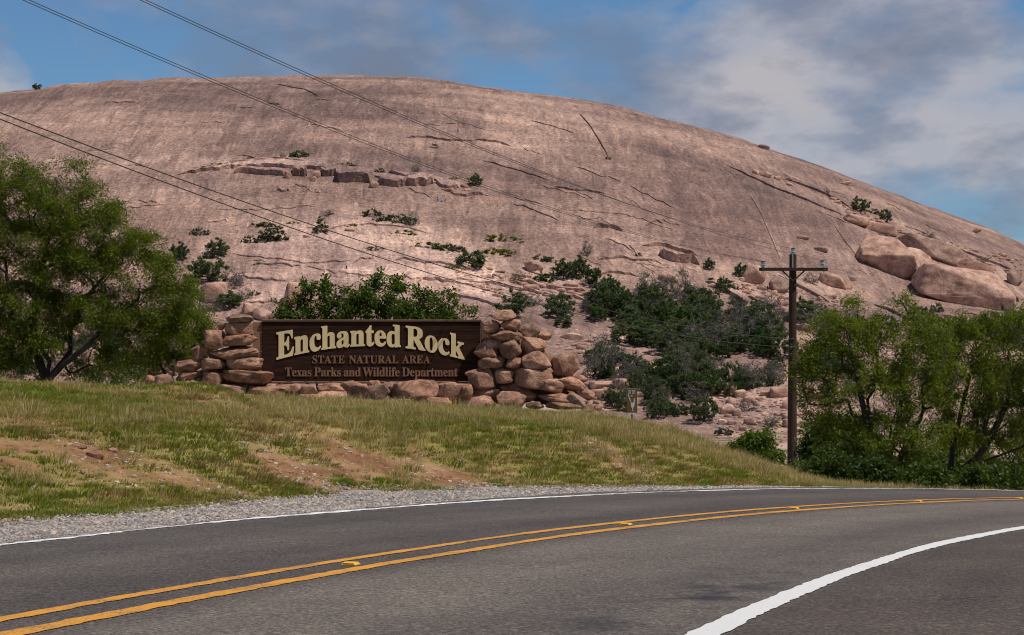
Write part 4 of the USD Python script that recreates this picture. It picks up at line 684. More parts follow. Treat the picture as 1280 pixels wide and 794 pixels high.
for c in ((.03 - 1.08, -.17, zc + .07), (.03 + 1.03, -.17, zc + .10), (.03, -.06, Zp(318) + .0)): insulator(np.array(c))
part('pole_top_pin', box(.05, .03, .55, (.0, -.155, Zp(328)), .006), alu_mat, pole)
part('cable_clamp', box(.12, .08, .09, (.12, -.14, Zp(357)), .01), iron_mat, pole)
for p in (424, 434): part('cable_clamp', box(.10, .10, .07, (0, -.17, Zp(p)), .01), iron_mat, pole)

def wire(name, label, start, img, yk, rad, m, group=None, off=(0, 0, 0), tmax=1.25):
    """A sagging wire: a straight line in plan from the pole towards us; its heights pass the photo's curve."""
    a = np.array(start, float); x0 = img[0]
    b = np.array([(x0[0] - 640) / FPX * yk, yk])
    d = b - a[:2]; T, Z = [0.0], [a[2]]
    for p, q in img:
        g = (p - 640) / FPX; t = (g * a[1] - a[0]) / (d[0] - g * d[1]); Y = a[1] + t * d[1]
        T.append(t); Z.append(CAMH + (HZ - q) / FPX * Y)
    T, Z = np.array(T), np.array(Z); wt = np.ones(len(T)); wt[0] = 30
    c = np.polyfit(T, Z, 2, w=wt)
    t = np.linspace(0, tmax, 90); pts = np.stack([a[0] + t * d[0], a[1] + t * d[1], np.polyval(c, t) + a[2] - np.polyval(c, 0)], -1) + np.array(off)
    part(name, tube(pts, rad, 5), m, None, label, 'wire', group)
L = pb + [.03 - 1.08, -.17, zc + .27]; R = pb + [.03 + 1.03, -.17, zc + .30]; C = pb + [.03, -.06, Zp(318) + .2]
A = [(33, 0), (130, 47), (260, 100), (330, 130), (407, 159)]
wire('power_wire', 'upper left thin power wire running to the left end of the crossarm', L, A, 34, .0062, wire_mat)
wire('power_wire', 'thin power wire just right of the leftmost one over the dome', L + [.12, 0, 0], [(p + 8, q) for p, q in A], 34, .0062, wire_mat)
B = [(173, 0), (280, 47.5), (390, 97), (470, 132), (530, 158.5)]
wire('power_wire', 'thin power wire running up from the top insulator of the pole', C, B, 33, .0062, wire_mat)
wire('power_wire', 'thin power wire running from the right end of the crossarm', R, [(p + 8, q + .3) for p, q in B], 33.6, .0062, wire_mat)
U = [(0, 138), (50, 160), (319, 258), (393, 283), (491, 316), (557, 334), (716, 378), (847, 403), (922, 417)]
D = [(0, 147), (29, 160), (161, 210), (319, 272), (381, 291), (494, 329), (570, 353), (696, 384), (806, 411), (922, 428)]
wire('cable', 'upper of two slack cables crossing low in front of the dome', pb + [-.02, -.2, Zp(424)], U, 32.5, .0098, wire_mat)
wire('cable', 'lower of two slack cables crossing low in front of the dome', pb + [-.02, -.2, Zp(434)], D, 32.5, .0098, wire_mat)

# ------------------------------------------------------------------ road studs
where = ['nearest', 'second nearest', 'third nearest', 'fourth', 'farthest']
for k, (p, q) in enumerate([(435, 705), (780, 653.6), (991, 635.3), (1146, 626.3), (1272, 622.6)]):
    ss = np.linspace(0, 45, 4001); q_ = road_xyz(ss, 0.0); s = ss[np.argmin(np.abs(640 + FPX * q_[:, 0] / q_[:, 1] - p))]; n = -.02
    q3 = road_xyz(s, n); rz = math.degrees(-np.interp(s, SS, CPHI))
    st = thing('road_stud', f'{where[k]} amber raised reflector between the yellow lines', 'road reflector', q3, (0, 0, rz), group=None)
    b = manifold3d.Manifold.batch_hull([manifold3d.Manifold.cube([.10, .10, .004], True).translate([0, 0, .004]), manifold3d.Manifold.cube([.085, .05, .004], True).translate([0, 0, .020])]).to_mesh()
    part('base', (np.array(b.vert_properties[:, :3]), np.array(b.tri_verts)), stud_body, st)
    for s2 in (-1, 1):
        part('lens', box(.08, .022, .003, (0, s2 * .038, .0145)), stud_amber, st)
# ------------------------------------------------------------------ trees and shrubs
def leaf_quads(c, d, L, W, rng):
    """Rhombic leaves: one island of two triangles each."""
    n = len(c); d = d / (np.linalg.norm(d, axis=1, keepdims=True) + 1e-9)
    s = np.cross(d, rng.normal(size=(n, 3))); s /= np.linalg.norm(s, axis=1, keepdims=True) + 1e-9
    L, W = np.broadcast_to(L, n)[:, None], np.broadcast_to(W, n)[:, None]
    V = np.stack([c, c + d * L * .45 + s * W * .5, c + d * L, c + d * L * .45 - s * W * .5], 1).reshape(-1, 3)
    i = np.arange(n)[:, None] * 4
    return V, np.vstack([i + [0, 1, 2], i + [0, 2, 3]])

def skeleton(stems, targets, rng, bend=.25, pw=.5):
    """Joins every foliage cluster to the growing tree; returns limb polylines with radii."""
    pts, par = [], []
    for st in stems:
        prev = 0 if pts and np.allclose(st[0], pts[0]) else -1
        for k, p in enumerate(st):
            if k == 0 and prev == 0: continue
            pts.append(np.array(p, float)); par.append(prev); prev = len(pts) - 1
    plen = [0.0] * len(pts)
    for i in range(len(pts)):
        if par[i] >= 0: plen[i] = plen[par[i]] + np.linalg.norm(pts[i] - pts[par[i]])
    order = np.argsort(np.linalg.norm(targets - pts[0], axis=1)); tips = []
    for o in order:
        t = targets[o]; A = np.array(pts); dd = np.linalg.norm(A - t, axis=1)
        cost = dd + .22 * np.array(plen) + 2.0 * np.maximum(0, A[:, 2] - t[2] - .3)
        b = int(np.argmin(cost)); prev = b; k = max(2, int(dd[b] / .5) + 1); off = rng.normal(size=3) * dd[b] * .10
        for j in range(1, k + 1):
            u = j / k; p = A[b] * (1 - u) + t * u + off * math.sin(math.pi * u) + np.array([0, 0, 1]) * dd[b] * bend * .35 * math.sin(math.pi * u) + rng.normal(size=3) * .03 * (j < k)
            pts.append(p); par.append(prev); plen.append(plen[prev] + np.linalg.norm(p - pts[prev])); prev = len(pts) - 1
        tips.append(prev)
    n = np.zeros(len(pts))
    for t in tips:
        while t >= 0: n[t] += 1; t = par[t]
    kids = {}
    for i, p in enumerate(par): kids.setdefault(p, []).append(i)
    chains = []
    for r0 in kids[-1]:
        stack = [(r0, None)]
        while stack:
            s, frm = stack.pop(); ch = ([frm] if frm is not None else []) + [s]
            while kids.get(ch[-1]):
                ks = sorted(kids[ch[-1]], key=lambda i: -n[i])
                for o in ks[1:]: stack.append((o, ch[-1]))
                ch.append(ks[0])
            chains.append(ch)
    return np.array(pts), np.maximum(n, 1), chains

def tree_mesh(seed, stems, blobs, nclus, leaves, spread, L, W, rtip, droop=.3, pw=.5, twigs=3, gap=.0, rmax=.3):
    rng = np.random.default_rng(seed); T = []
    vol = np.array([b[3] * b[4] * b[5] for b in blobs]) ** .7; vol /= vol.sum()
    for b, q in zip(blobs, vol):
        m = max(2, int(nclus * q)); u = rng.normal(size=(m, 3)); u /= np.linalg.norm(u, axis=1, keepdims=True)
        rr = rng.uniform(.25, 1, m)[:, None] ** .45
        T.append(np.array(b[:3]) + u * rr * np.array(b[3:6]))
    T = np.vstack(T); T[:, 2] = np.maximum(T[:, 2], .15)
    pts, n, chains = skeleton(stems, T, rng)
    rad = np.minimum(rtip * n ** pw, rmax)
    ms = [tube(pts[c], np.minimum.accumulate(np.minimum(rad[c], rad[c[1]] if len(c) > 1 else 9)), 6 if rad[c[0]] > .04 else 4, False) for c in chains if len(c) > 1]
    C, Dv = [], []
    for t in T:
        m = max(3, int(leaves * rng.uniform(.35, 1.5)))
        if rng.random() < gap: m = max(2, m // 6)
        for k in range(twigs):                       # twigs carry the leaves
            dr = rng.normal(size=3); dr[2] = dr[2] * .6 + .1; dr /= np.linalg.norm(dr)
            ln = spread * rng.uniform(.7, 1.5); mm = max(2, m // twigs); u = rng.uniform(.05, 1, mm)
            bend = np.array([0, 0, -droop * ln])
            p = t + dr * u[:, None] * ln + bend * (u[:, None] ** 2)
            ms.append(tube(np.array([t, t + dr * ln * .5 + bend * .25, t + dr * ln + bend]), [rtip * .8, rtip * .5, rtip * .25], 3, False))
            C.append(p + rng.normal(size=(mm, 3)) * spread * .22); dd = rng.normal(size=(mm, 3)) * .8 + dr * .7; dd[:, 2] -= droop; Dv.append(dd)
    C, Dv = np.vstack(C), np.vstack(Dv); k = len(C)
    return cat_meshes(ms), leaf_quads(C, Dv, L * rng.uniform(.7, 1.3, k), W * rng.uniform(.7, 1.3, k), rng)

def tree(name, label, cat, base, seed, stems, blobs, nclus, leaves, spread, L, W, rtip, lm, bm=None, rot=0, group=None, **kw):
    t = thing(name, label, cat, base, (0, 0, rot), group=group)
    w, l = tree_mesh(seed, stems, blobs, nclus, leaves, spread, L, W, rtip, **kw)
    part('trunk', w, bm or bark, t, smooth=True); part('crown', l, lm, t)
    return t

def on(px, Y):
    x = (px - 640) / FPX * Y; return np.array([x, Y, GI([(Y, x)])[0] - .04])
def U(px, py, Y, base): return np.array([(px - 640) / FPX * Y, Y, CAMH + (HZ - py) / FPX * Y]) - base   # a point in tree space

def px_blobs(items, Y, base, depth=.8):
    out = []
    for x, y, rx, ry in items:
        c = U(x, y, Y, base); out.append((*c, rx / FPX * Y, max(rx, ry) / FPX * Y * depth, ry / FPX * Y))
    return out

# the big mesquite on the left
Y = 56.0; B = on(58, Y); S = lambda *p: [U(x, y, Y + dy, B) for x, y, dy in p]
tree('mesquite_tree', 'largest mesquite tree, spreading at the left edge behind the grassy crest', 'tree', B, 11,
     [S((58, 478, 0), (62, 452, 0), (45, 425, .3), (10, 412, .6), (-40, 405, .9)), S((58, 478, 0), (80, 455, -.2), (110, 432, -.5), (150, 412, -.7), (185, 395, -.9)), S((58, 478, 0), (88, 440, .4), (88, 410, .6), (105, 375, .7), (135, 340, .8)), S((58, 478, 0), (45, 440, .2), (40, 400, .2), (50, 350, 0), (60, 300, -.2))],
     px_blobs([(20, 240, 60, 45), (-50, 300, 60, 90), (45, 320, 70, 60), (110, 300, 55, 50), (165, 335, 50, 45), (200, 375, 42, 36), (90, 235, 28, 26), (140, 275, 28, 24), (120, 390, 60, 28), (30, 385, 60, 26), (215, 345, 26, 24), (-30, 400, 50, 30), (85, 345, 60, 40), (10, 205, 26, 12), (228, 388, 20, 22), (60, 270, 60, 30), (88, 210, 10, 14), (112, 235, 14, 14), (150, 255, 12, 10), (170, 295, 22, 14), (195, 330, 20, 16), (-10, 220, 40, 24), (40, 222, 20, 14), (230, 360, 14, 16), (205, 410, 26, 16), (160, 400, 40, 20), (-20, 440, 60, 30), (150, 440, 40, 22), (60, 430, 50, 24), (110, 455, 30, 16)], Y, B),
     540, 330, .40, .085, .026, .0075, mesquite_leaf, droop=.35, twigs=4, gap=.15)
Y = 62.0; B = on(225, Y)
tree('mesquite_sapling', 'bright green young mesquite between the big left tree and the stone pier', 'tree', B, 12, [[(0, 0, 0), (.05, 0, .6), (.1, 0, 1.2)], [(0, 0, 0), (-.3, .1, .5), (-.6, .1, 1.1)]],
     px_blobs([(228, 372, 22, 16), (200, 400, 26, 18), (245, 392, 16, 14), (215, 425, 30, 20), (250, 425, 14, 16), (185, 440, 22, 18), (232, 452, 22, 16), (170, 462, 20, 12), (262, 408, 8, 10), (205, 360, 10, 10)], Y, B), 130, 220, .36, .085, .026, .007, mesquite_leaf, droop=.3, gap=.1)
for k, (p, q, w, h, Y, lm, lab) in enumerate([(140, 462, 46, 26, 60, dark_brush_leaf, 'low leafy bush under the right limbs of the big mesquite'), (20, 455, 50, 34, 63, dark_brush_leaf, 'dark brush behind the trunk of the big mesquite'),
                                       (178, 470, 20, 14, 58, dark_brush_leaf, 'small low bush left of the stepped stone pier'), (212, 486, 22, 9, 50.2, glossy_leaf, 'tiny weed clump at the left foot of the stepped stone pier'), (90, 425, 60, 26, 70, grey_leaf, 'grey twiggy brush seen under the big mesquite')]):
    B = on(p, Y); rx, rz = w / FPX * Y, h / FPX * Y
    tree('leafy_bush', lab, 'bush', B, 20 + k, [[(0, 0, 0), (0, 0, rz * .5)]], [(0, 0, rz * .8, rx, rx * .7, rz)], 40 if w > 30 else 22, 130, .26, .07, .035, .005, lm, gap=.15)

# shrub behind the sign
Y = 52.5
for k, (p, items, n, lab) in enumerate([(400, [(370, 392, 26, 26), (400, 375, 22, 20), (350, 402, 20, 16), (420, 398, 30, 24), (425, 360, 12, 12), (385, 415, 40, 30), (386, 358, 5, 9), (352, 384, 6, 9), (412, 356, 4, 8), (340, 396, 6, 7)], 75, 'glossy green shrub rising over the left half of the sign'),
                                   (490, [(480, 372, 32, 26), (455, 365, 14, 16), (505, 378, 28, 24), (545, 388, 26, 22), (565, 376, 10, 16), (485, 402, 60, 22), (540, 410, 40, 22), (560, 400, 24, 18), (448, 392, 26, 26), (462, 350, 4, 9), (478, 345, 5, 8), (500, 350, 5, 10), (562, 362, 4, 9), (588, 392, 5, 7), (530, 372, 5, 8)], 125, 'wider glossy green shrub rising over the right half of the sign')]):
    B = on(p, Y); b = px_blobs(items, Y, B, .7)
    tree('broadleaf_shrub', lab, 'shrub', B, 30 + k, [[(0, 0, 0), (-.1, 0, .6), (-.2, .1, 1.1)], [(0, 0, 0), (.3, 0, .6), (.6, 0, 1.2)], [(0, 0, 0), (-.4, 0, .6), (-.8, .1, 1.1)]], b, int(n * 1.3), 95, .23, .075, .046, .0065, glossy_leaf, droop=.1, gap=.1)

# mesquites on the right
Y = 52.0; B = on(1112, Y); S = lambda *p: [U(x, y, Y + dy, B) for x, y, dy in p]
tree('mesquite_tree', 'feathery mesquite right of the utility pole, crown reaching over the road edge', 'tree', B, 41,
     [S((1116, 612, 0), (1105, 580, 0), (1092, 560, -.1), (1082, 520, -.2), (1070, 470, -.3), (1062, 430, -.3)), S((1116, 612, 0), (1112, 575, .3), (1122, 530, .4), (1130, 480, .4), (1128, 430, .3)), S((1116, 612, 0), (1128, 565, 0), (1150, 525, .2), (1170, 490, .4))],
     px_blobs([(1055, 415, 40, 34), (1075, 395, 26, 20), (1110, 440, 44, 34), (1035, 450, 32, 26), (1130, 400, 28, 24), (1150, 420, 28, 28), (1060, 480, 46, 30), (1110, 500, 50, 34), (1030, 495, 26, 16), (1150, 470, 40, 36), (1175, 430, 20, 22), (1090, 545, 50, 28), (1012, 455, 10, 14), (1020, 470, 22, 30), (1045, 395, 14, 16), (1068, 378, 10, 12), (1132, 380, 12, 14), (1100, 402, 14, 18), (1160, 400, 12, 14), (1030, 525, 34, 22), (1140, 545, 50, 30), (1180, 470, 24, 40), (1008, 498, 14, 14)], Y, B),
     270, 190, .35, .09, .027, .0075, mesquite_leaf, droop=.3, twigs=4, gap=.24)
Y = 53.5; B = on(1190, Y); S = lambda *p: [U(x, y, Y + dy, B) for x, y, dy in p]
tree('mesquite_tree', 'leaning dark trunked mesquite at the right edge of the road crest', 'tree', B, 42,
     [S((1185, 614, 0), (1195, 595, 0), (1222, 572, -.1), (1240, 545, -.2), (1258, 505, -.2), (1270, 460, 0)), S((1185, 614, 0), (1205, 588, .1), (1235, 575, .3), (1275, 560, .5), (1320, 548, .6)), S((1185, 614, 0), (1190, 570, .2), (1200, 520, .3), (1212, 470, .3))],
     px_blobs([(1210, 425, 26, 26), (1245, 435, 34, 32), (1265, 480, 44, 40), (1215, 480, 40, 36), (1300, 440, 40, 50), (1190, 455, 22, 26), (1255, 530, 46, 26), (1195, 530, 34, 26), (1310, 520, 50, 40), (1225, 405, 12, 12), (1265, 410, 10, 14), (1188, 420, 14, 18), (1205, 400, 10, 10), (1245, 408, 12, 12), (1285, 400, 16, 16), (1175, 500, 26, 30), (1240, 390, 8, 8)], Y, B),
     270, 190, .35, .09, .027, .0075, mesquite_leaf, droop=.3, twigs=4, gap=.24)
Y = 60.0; B = on(1300, Y)
tree('mesquite_tree', 'mesquite cut off by the right edge of the picture, behind the leaning one', 'tree', B, 43, [[(0, 0, 0), (-.1, 0, 1.5), (-.3, 0, 3)], [(0, 0, 0), (.4, 0, 1.4), (.8, 0, 2.6)]],
     px_blobs([(1280, 430, 30, 40), (1310, 410, 40, 50), (1255, 470, 30, 40), (1300, 500, 60, 50), (1268, 405, 14, 14), (1180, 560, 60, 40), (1250, 570, 70, 30)], Y, B), 240, 200, .36, .09, .027, .0075, mesquite_leaf, droop=.3, gap=.1)
for k, (p, q, w, h, Y, lm, lab, br) in enumerate([(944, 562, 32, 32, 66, glossy_leaf, 'bright green bush left of the foot of the utility pole', 45), (1055, 560, 54, 50, 62, dark_brush_leaf, 'big dark green bush right of the foot of the utility pole', 90), (1035, 590, 28, 26, 56, dark_brush_leaf, 'low bush right of the foot of the utility pole, at the road edge', 40),
                                       (1075, 585, 46, 36, 57, dark_brush_leaf, 'dark bush below the feathery mesquite crown', 60), (1160, 590, 50, 30, 58, dark_brush_leaf, 'dark undergrowth between the two mesquite trunks', 60), (1245, 597, 50, 26, 59, dark_brush_leaf, 'dark undergrowth behind the leaning mesquite', 60),
      (1040, 606, 34, 30, 50, dark_brush_leaf, 'dark bush at the end of the grass bank, left of the mesquites', 45), (1092, 608, 36, 34, 49.5, dark_brush_leaf, 'dark bush at the foot of the feathery mesquite by the road', 45), (1150, 608, 34, 24, 50.5, dark_brush_leaf, 'low dark bush at the road edge between two mesquite trunks', 40), (1235, 608, 40, 26, 51, dark_brush_leaf, 'low dark bush at the road edge under the leaning mesquite', 40)]):
    B = on(p, Y); top = CAMH + (HZ - q + h) / FPX * Y - B[2]; rx, rz = w / FPX * Y, top / 2
    tree('leafy_bush', lab, 'bush', B, 50 + k, [[(0, 0, 0), (0, 0, rz * .6)], [(0, 0, 0), (.3, 0, rz * .6)]], [(0, 0, rz * .95, rx, rx * .8, rz * .95)], int(br * 1.4), 150, .3, .10, .06, .006, lm, gap=.1)

# ------------------------------------------------------------------ far vegetation: one prototype of each kind, then copies
def far_proto(seed, kind):
    rng = np.random.default_rng(seed)
    if kind == 'oak':      # unit height 1, width about 1.3
        w, l = tree_mesh(seed, [[(0, 0, 0), (.03, 0, .15), (.0, .02, .3)], [(0, 0, 0), (.1, .05, .18), (.22, .1, .34)], [(0, 0, 0), (-.1, -.05, .2), (-.2, 0, .36)]],
                         [(0, 0, .62, .42, .42, .36), (.32, .1, .5, .3, .3, .3), (-.32, -.1, .48, .3, .3, .3), (.05, -.3, .42, .36, .26, .3), (rng.uniform(-.2, .2), .25, .5, .3, .3, .3)], 70, 105, .085, .052, .032, .0042, droop=.05, gap=.1, rmax=.05)
    elif kind == 'low':
        w, l = tree_mesh(seed, [[(0, 0, 0), (0, 0, .2)]], [(0, 0, .42, .9, .5, .42), (.7, .1, .32, .5, .4, .3), (-.75, 0, .3, .5, .4, .28)], 66, 120, .12, .066, .040, .006, droop=0, gap=.08, rmax=.04)
    elif kind == 'grey':
        w, l = tree_mesh(seed, [[(0, 0, 0), (.02, 0, .2)], [(0, 0, 0), (.15, .05, .25)], [(0, 0, 0), (-.15, 0, .25)]], [(0, 0, .55, .5, .45, .42), (.3, 0, .4, .3, .3, .3), (-.3, 0, .4, .3, .3, .3)], 64, 26, .12, .045, .026, .006, droop=0, gap=.2, twigs=6, rmax=.04)
    else:                  # cedar
        w, l = tree_mesh(seed, [[(0, 0, 0), (0, 0, .6)]], [(0, 0, .35, .38, .38, .33), (0, 0, .68, .24, .24, .28)], 42, 60, .08, .06, .036, .004, droop=.1, gap=.05, rmax=.04)
    return w, l
PROTO = {}
LOOK = {'oak': (oak_leaf, bark), 'green': (light_oak_leaf, bark), 'low': (oak_leaf, grey_twig), 'grass': (mesquite_leaf, grey_twig), 'grey': (grey_leaf, grey_twig), 'cedar': (oak_leaf, bark)}
NAMES = {'oak': ('oak_tree', 'tree'), 'green': ('oak_tree', 'tree'), 'low': ('low_shrub', 'shrub'), 'grass': ('low_shrub', 'shrub'), 'grey': ('grey_bush', 'bush'), 'cedar': ('cedar_tree', 'tree')}
vr = np.random.default_rng(77)
def plant(px, py, w, h, kind, label, group=None, ymin=70.0):
    """A far tree or shrub whose foot is seen at px, py and which is w by h photo pixels big."""
    P = at(px, py, ymin)
    if np.isnan(P).any(): return
    w, h = w * 1.15, h * 1.12
    Y = P[1]; H_, W_ = h / FPX * Y, w / FPX * Y
    base_w = {'oak': 1.35, 'green': 1.35, 'low': 2.5, 'grass': 2.5, 'grey': 1.35, 'cedar': .85}[kind]
    var = int(vr.integers(3)); key = (kind, var); nm, cat = NAMES[kind]
    sc = (W_ / base_w, W_ / base_w, H_ / .98); rot = (0, 0, float(vr.uniform(0, 360)) if kind not in ('low', 'grass') else float(vr.uniform(-20, 20)) + 180 * int(vr.integers(2)))
    loc = P - [0, 0, .05 * H_] + [0, W_ * .25, 0]
    loc[2] = max(loc[2] - .0, P[2] - .05 * H_)
    if key not in PROTO:
        PROTO[key] = t = thing(nm, label, cat, loc, rot, sc, group)
        w_, l_ = far_proto(500 + var * 17 + sum(map(ord, kind)), {'green': 'oak', 'grass': 'low'}.get(kind, kind))
        lm, bm = LOOK[kind]; part('trunk', w_, bm, t); part('crown', l_, lm, t)
    else:
        thing(nm, label, cat, loc, rot, sc, group, ref=PROTO[key].GetPrim())

SINGLE = [(373, 198, 24, 13, 'low', 'dark shrub growing on top of the long ledge, left of its middle'), (353, 198, 12, 7, 'grey', 'small grey bush on top of the long ledge'), (270, 208, 38, 6, 'low', 'flat strip of shrub at the left tip of the long ledge'), (318, 199, 22, 4, 'low', 'low shrub line above the left part of the long ledge'), (430, 208, 30, 6, 'grass', 'pale green low shrub above the middle of the long ledge'),
    (474, 217, 16, 8, 'low', 'dark low shrub above the right part of the long ledge'), (519, 217, 12, 10, 'grey', 'grey bush above the right end of the long ledge'), (594, 234, 20, 17, 'oak', 'round dark bush just right of the long ledge'), (567, 225, 14, 4, 'grass', 'tiny green patch right of the long ledge'), (342, 131, 13, 4, 'grass', 'single green tuft high on the dome under the upper wires'),
    (45, 113, 15, 9, 'oak', 'lone tree on the skyline at the far left of the dome'), (408, 270, 30, 8, 'grey', 'grey low bush below the ledge, above the upright cedar'), (464, 273, 26, 14, 'low', 'left bush of the row below the middle of the ledge'), (492, 282, 56, 18, 'low', 'widest dark bush of the row below the ledge'), (515, 286, 20, 22, 'grey', 'grey bush ending the row below the ledge'), (401, 293, 17, 22, 'cedar', 'dark upright cedar standing alone on the bare slope'),
    (341, 305, 36, 22, 'oak', 'dark round bush on the slope left of the upright cedar'), (313, 306, 26, 13, 'low', 'dark bush beside the round bush left of the cedar'), (318, 286, 50, 8, 'low', 'long low bush on the slope above the dark round bush'), (331, 285, 24, 10, 'low', 'green low bush just above the round dark bush'), (366, 281, 18, 5, 'grass', 'small yellow green patch left of the cedar'), (441, 284, 10, 6, 'grass', 'small tan tuft right of the cedar'), (249, 296, 28, 12, 'low', 'isolated dark bush on the dome right of the big left mesquite'),
    (500, 295, 44, 9, 'grass', 'yellow green patch below the bush row'), (468, 315, 30, 9, 'grass', 'olive patch in the middle of the slope'), (527, 313, 60, 12, 'grass', 'long olive patch in the middle of the slope'), (557, 317, 50, 16, 'low', 'dark low bush right of the olive patch'), (590, 338, 46, 27, 'oak', 'dark bush on the slope above the right end of the sign'), (564, 338, 24, 9, 'grass', 'green patch beside the dark bush above the sign'), (624, 305, 56, 15, 'grass', 'upper olive ledge patch right of centre'), (612, 319, 64, 12, 'grass', 'lower olive ledge patch right of centre'), 
    (735, 321, 18, 21, 'grey', 'blue grey shrub standing at the foot of the dome'), (798, 324, 11, 9, 'low', 'small green shrub in the crack of a slab'), (760, 200, 8, 5, 'low', 'tiny shrub at the end of the curved groove on the dome'), (676, 328, 36, 11, 'low', 'dark low bush behind the round boulder'), (705, 352, 34, 28, 'oak', 'left tree of the small grove under the slab'), (724, 350, 30, 30, 'oak', 'middle tree of the small grove under the slab'), (742, 360, 26, 30, 'green', 'bright green tree of the small grove under the slab'), (760, 364, 22, 20, 'oak', 'right tree of the small grove under the slab'), (648, 355, 26, 16, 'grey', 'grey bush left of the small grove'), (680, 356, 30, 16, 'green', 'low green tree at the left of the small grove'),
    (222, 329, 28, 26, 'oak', 'dark tree right of the big left mesquite, upper left one'), (269, 324, 34, 26, 'oak', 'dark tree right of the big left mesquite, upper right one'), (258, 356, 56, 36, 'oak', 'widest dark tree right of the big left mesquite'), (292, 360, 36, 24, 'grey', 'bare grey bush beside the widest dark tree'), (285, 388, 42, 24, 'oak', 'dark bush above the stepped stone pier'), (305, 378, 26, 18, 'grey', 'grey bush above the stepped stone pier'), (262, 392, 30, 18, 'grey', 'grey bush between the left mesquite and the pier'), (318, 372, 16, 10, 'low', 'small shrub right of the bare grey bush'),
    (1075, 266, 28, 19, 'oak', 'left one of two dark trees high on the right flank'), (1108, 279, 18, 19, 'oak', 'right one of two dark trees high on the right flank'), (1092, 268, 22, 8, 'low', 'low shrub between the two dark trees on the right flank'), (1034, 244, 9, 9, 'grey', 'small grey bush on the right flank, left of the two trees'), (1160, 303, 26, 14, 'grey', 'grey bush above the large right boulders'), (1157, 361, 34, 16, 'grey', 'grey bush in the gap under the large right boulders'), (1237, 347, 16, 11, 'low', 'green shrub behind the longest right boulder'), (1228, 329, 20, 9, 'grey', 'low grey bush on the far right flank'), (1268, 380, 12, 14, 'low', 'shrub at the right end of the longest boulder'), (1105, 298, 16, 8, 'grey', 'low grey bush left of the large right boulders'),
    (887, 339, 17, 16, 'oak', 'dark shrub at the left of the rockfall by the pole'), (927, 348, 22, 19, 'oak', 'dark shrub among the rockfall left of the crossarm'), (1014, 356, 20, 15, 'grey', 'grey bush just right of the pole top'), (889, 354, 9, 8, 'green', 'small green bush in the rockfall'), (915, 366, 20, 14, 'low', 'low shrub on the rockfall slope'), (643, 398, 48, 34, 'oak', 'dark tree just behind the top of the pyramid pier'), (700, 400, 46, 36, 'oak', 'dark tree right of the pyramid pier top'), (668, 384, 30, 16, 'grey', 'grey bush above the pyramid pier'),
    (757, 476, 58, 58, 'grey', 'bare grey tree right of the pyramid pier'), (880, 530, 46, 36, 'oak', 'round dark bush at the foot of the rocky slope'), (905, 545, 24, 12, 'low', 'low shrub at the foot of the rocky slope'), (845, 520, 40, 20, 'low', 'dark low shrub behind the tall dry grass'), (935, 515, 30, 16, 'grey', 'grey twiggy bush on the rocky slope left of the pole'), (965, 535, 30, 18, 'grey', 'grey twiggy bush near the foot of the pole')]
for a in SINGLE: plant(*a)
def in_poly(poly, n, seed):
    p = Polygon(poly); r = np.random.default_rng(seed); x0, y0, x1, y1 = p.bounds; out = []
    from shapely import points, contains
    while len(out) < n:
        q = np.c_[r.uniform(x0, x1, 4 * n), r.uniform(y0, y1, 4 * n)]; out += list(q[contains(p, points(q))])
    return np.array(out[:n])
PLACE = (('far left', 'left', 'middle', 'right', 'far right'), ('highest', 'upper', 'middle', 'lower', 'lowest'))
def placed(label, q, sizes, size):
    """A label of its own for each thing of a patch: its size, its place in the patch and, where two still agree, its order from the left."""
    x0, y0 = q.min(0); x1, y1 = q.max(0); out = []
    for (x, y), s in zip(q, sizes):
        k = min(2, int(3 * (s - size[0]) / (size[1] - size[0] + 1e-9))); i, j = min(4, int(5 * (x - x0) / (x1 - x0 + 1e-9))), min(4, int(5 * (y - y0) / (y1 - y0 + 1e-9)))
        out.append(f"{('small', 'medium', 'large')[k]} {label}, {PLACE[0][i]}, {PLACE[1][j]} row")
    for l in set(out):
        ids = sorted([n for n, o in enumerate(out) if o == l], key=lambda n: q[n][0])
        if len(ids) > 1:
            for n, w in zip(ids, ('leftmost', 'second', 'third', 'fourth', 'fifth', 'sixth', 'seventh', 'eighth', 'ninth', 'tenth', 'eleventh', 'twelfth')): out[n] = f'{l}, {w}'
    return out
def scatter(poly, n, kinds, size, label, group, seed, ymin=70.0):
    r = np.random.default_rng(seed + 1); q = in_poly(poly, n, seed); q = q[np.argsort(q[:, 1])]; ss = r.uniform(*size, n)
    for (x, y), s, l in zip(q, ss, placed(label, q, ss, size)):
        plant(x, y, s * r.uniform(.9, 1.3), s * r.uniform(.65, .95), kinds[int(r.integers(len(kinds)))], l, group, ymin)
scatter([(690, 398), (760, 384), (810, 380), (850, 372), (880, 385), (935, 392), (985, 420), (985, 452), (900, 452), (840, 452), (760, 425), (705, 415)], 78, ['oak', 'oak', 'green', 'oak', 'grey'], (22, 50), 'tree of the grove between pier and pole', 'trees of the dense grove', 301)
scatter([(800, 455), (860, 455), (985, 455), (985, 490), (930, 495), (860, 512), (815, 512), (770, 490), (740, 470), (745, 445)], 58, ['grey', 'grey', 'oak', 'grey', 'green', 'low'], (20, 48), 'grey brush below the dense grove', 'grey brush below the grove', 303)
scatter([(735, 500), (800, 495), (860, 520), (880, 545), (820, 530)], 9, ['grey', 'low', 'oak'], (18, 34), 'brush just beyond the bank crest', 'brush beyond the crest', 313)
scatter([(0, 415), (120, 400), (240, 398), (300, 405), (320, 425), (200, 470), (0, 470)], 46, ['grey', 'oak', 'low', 'grey'], (22, 40), 'brush behind the left mesquite', 'brush behind the left mesquite', 305)
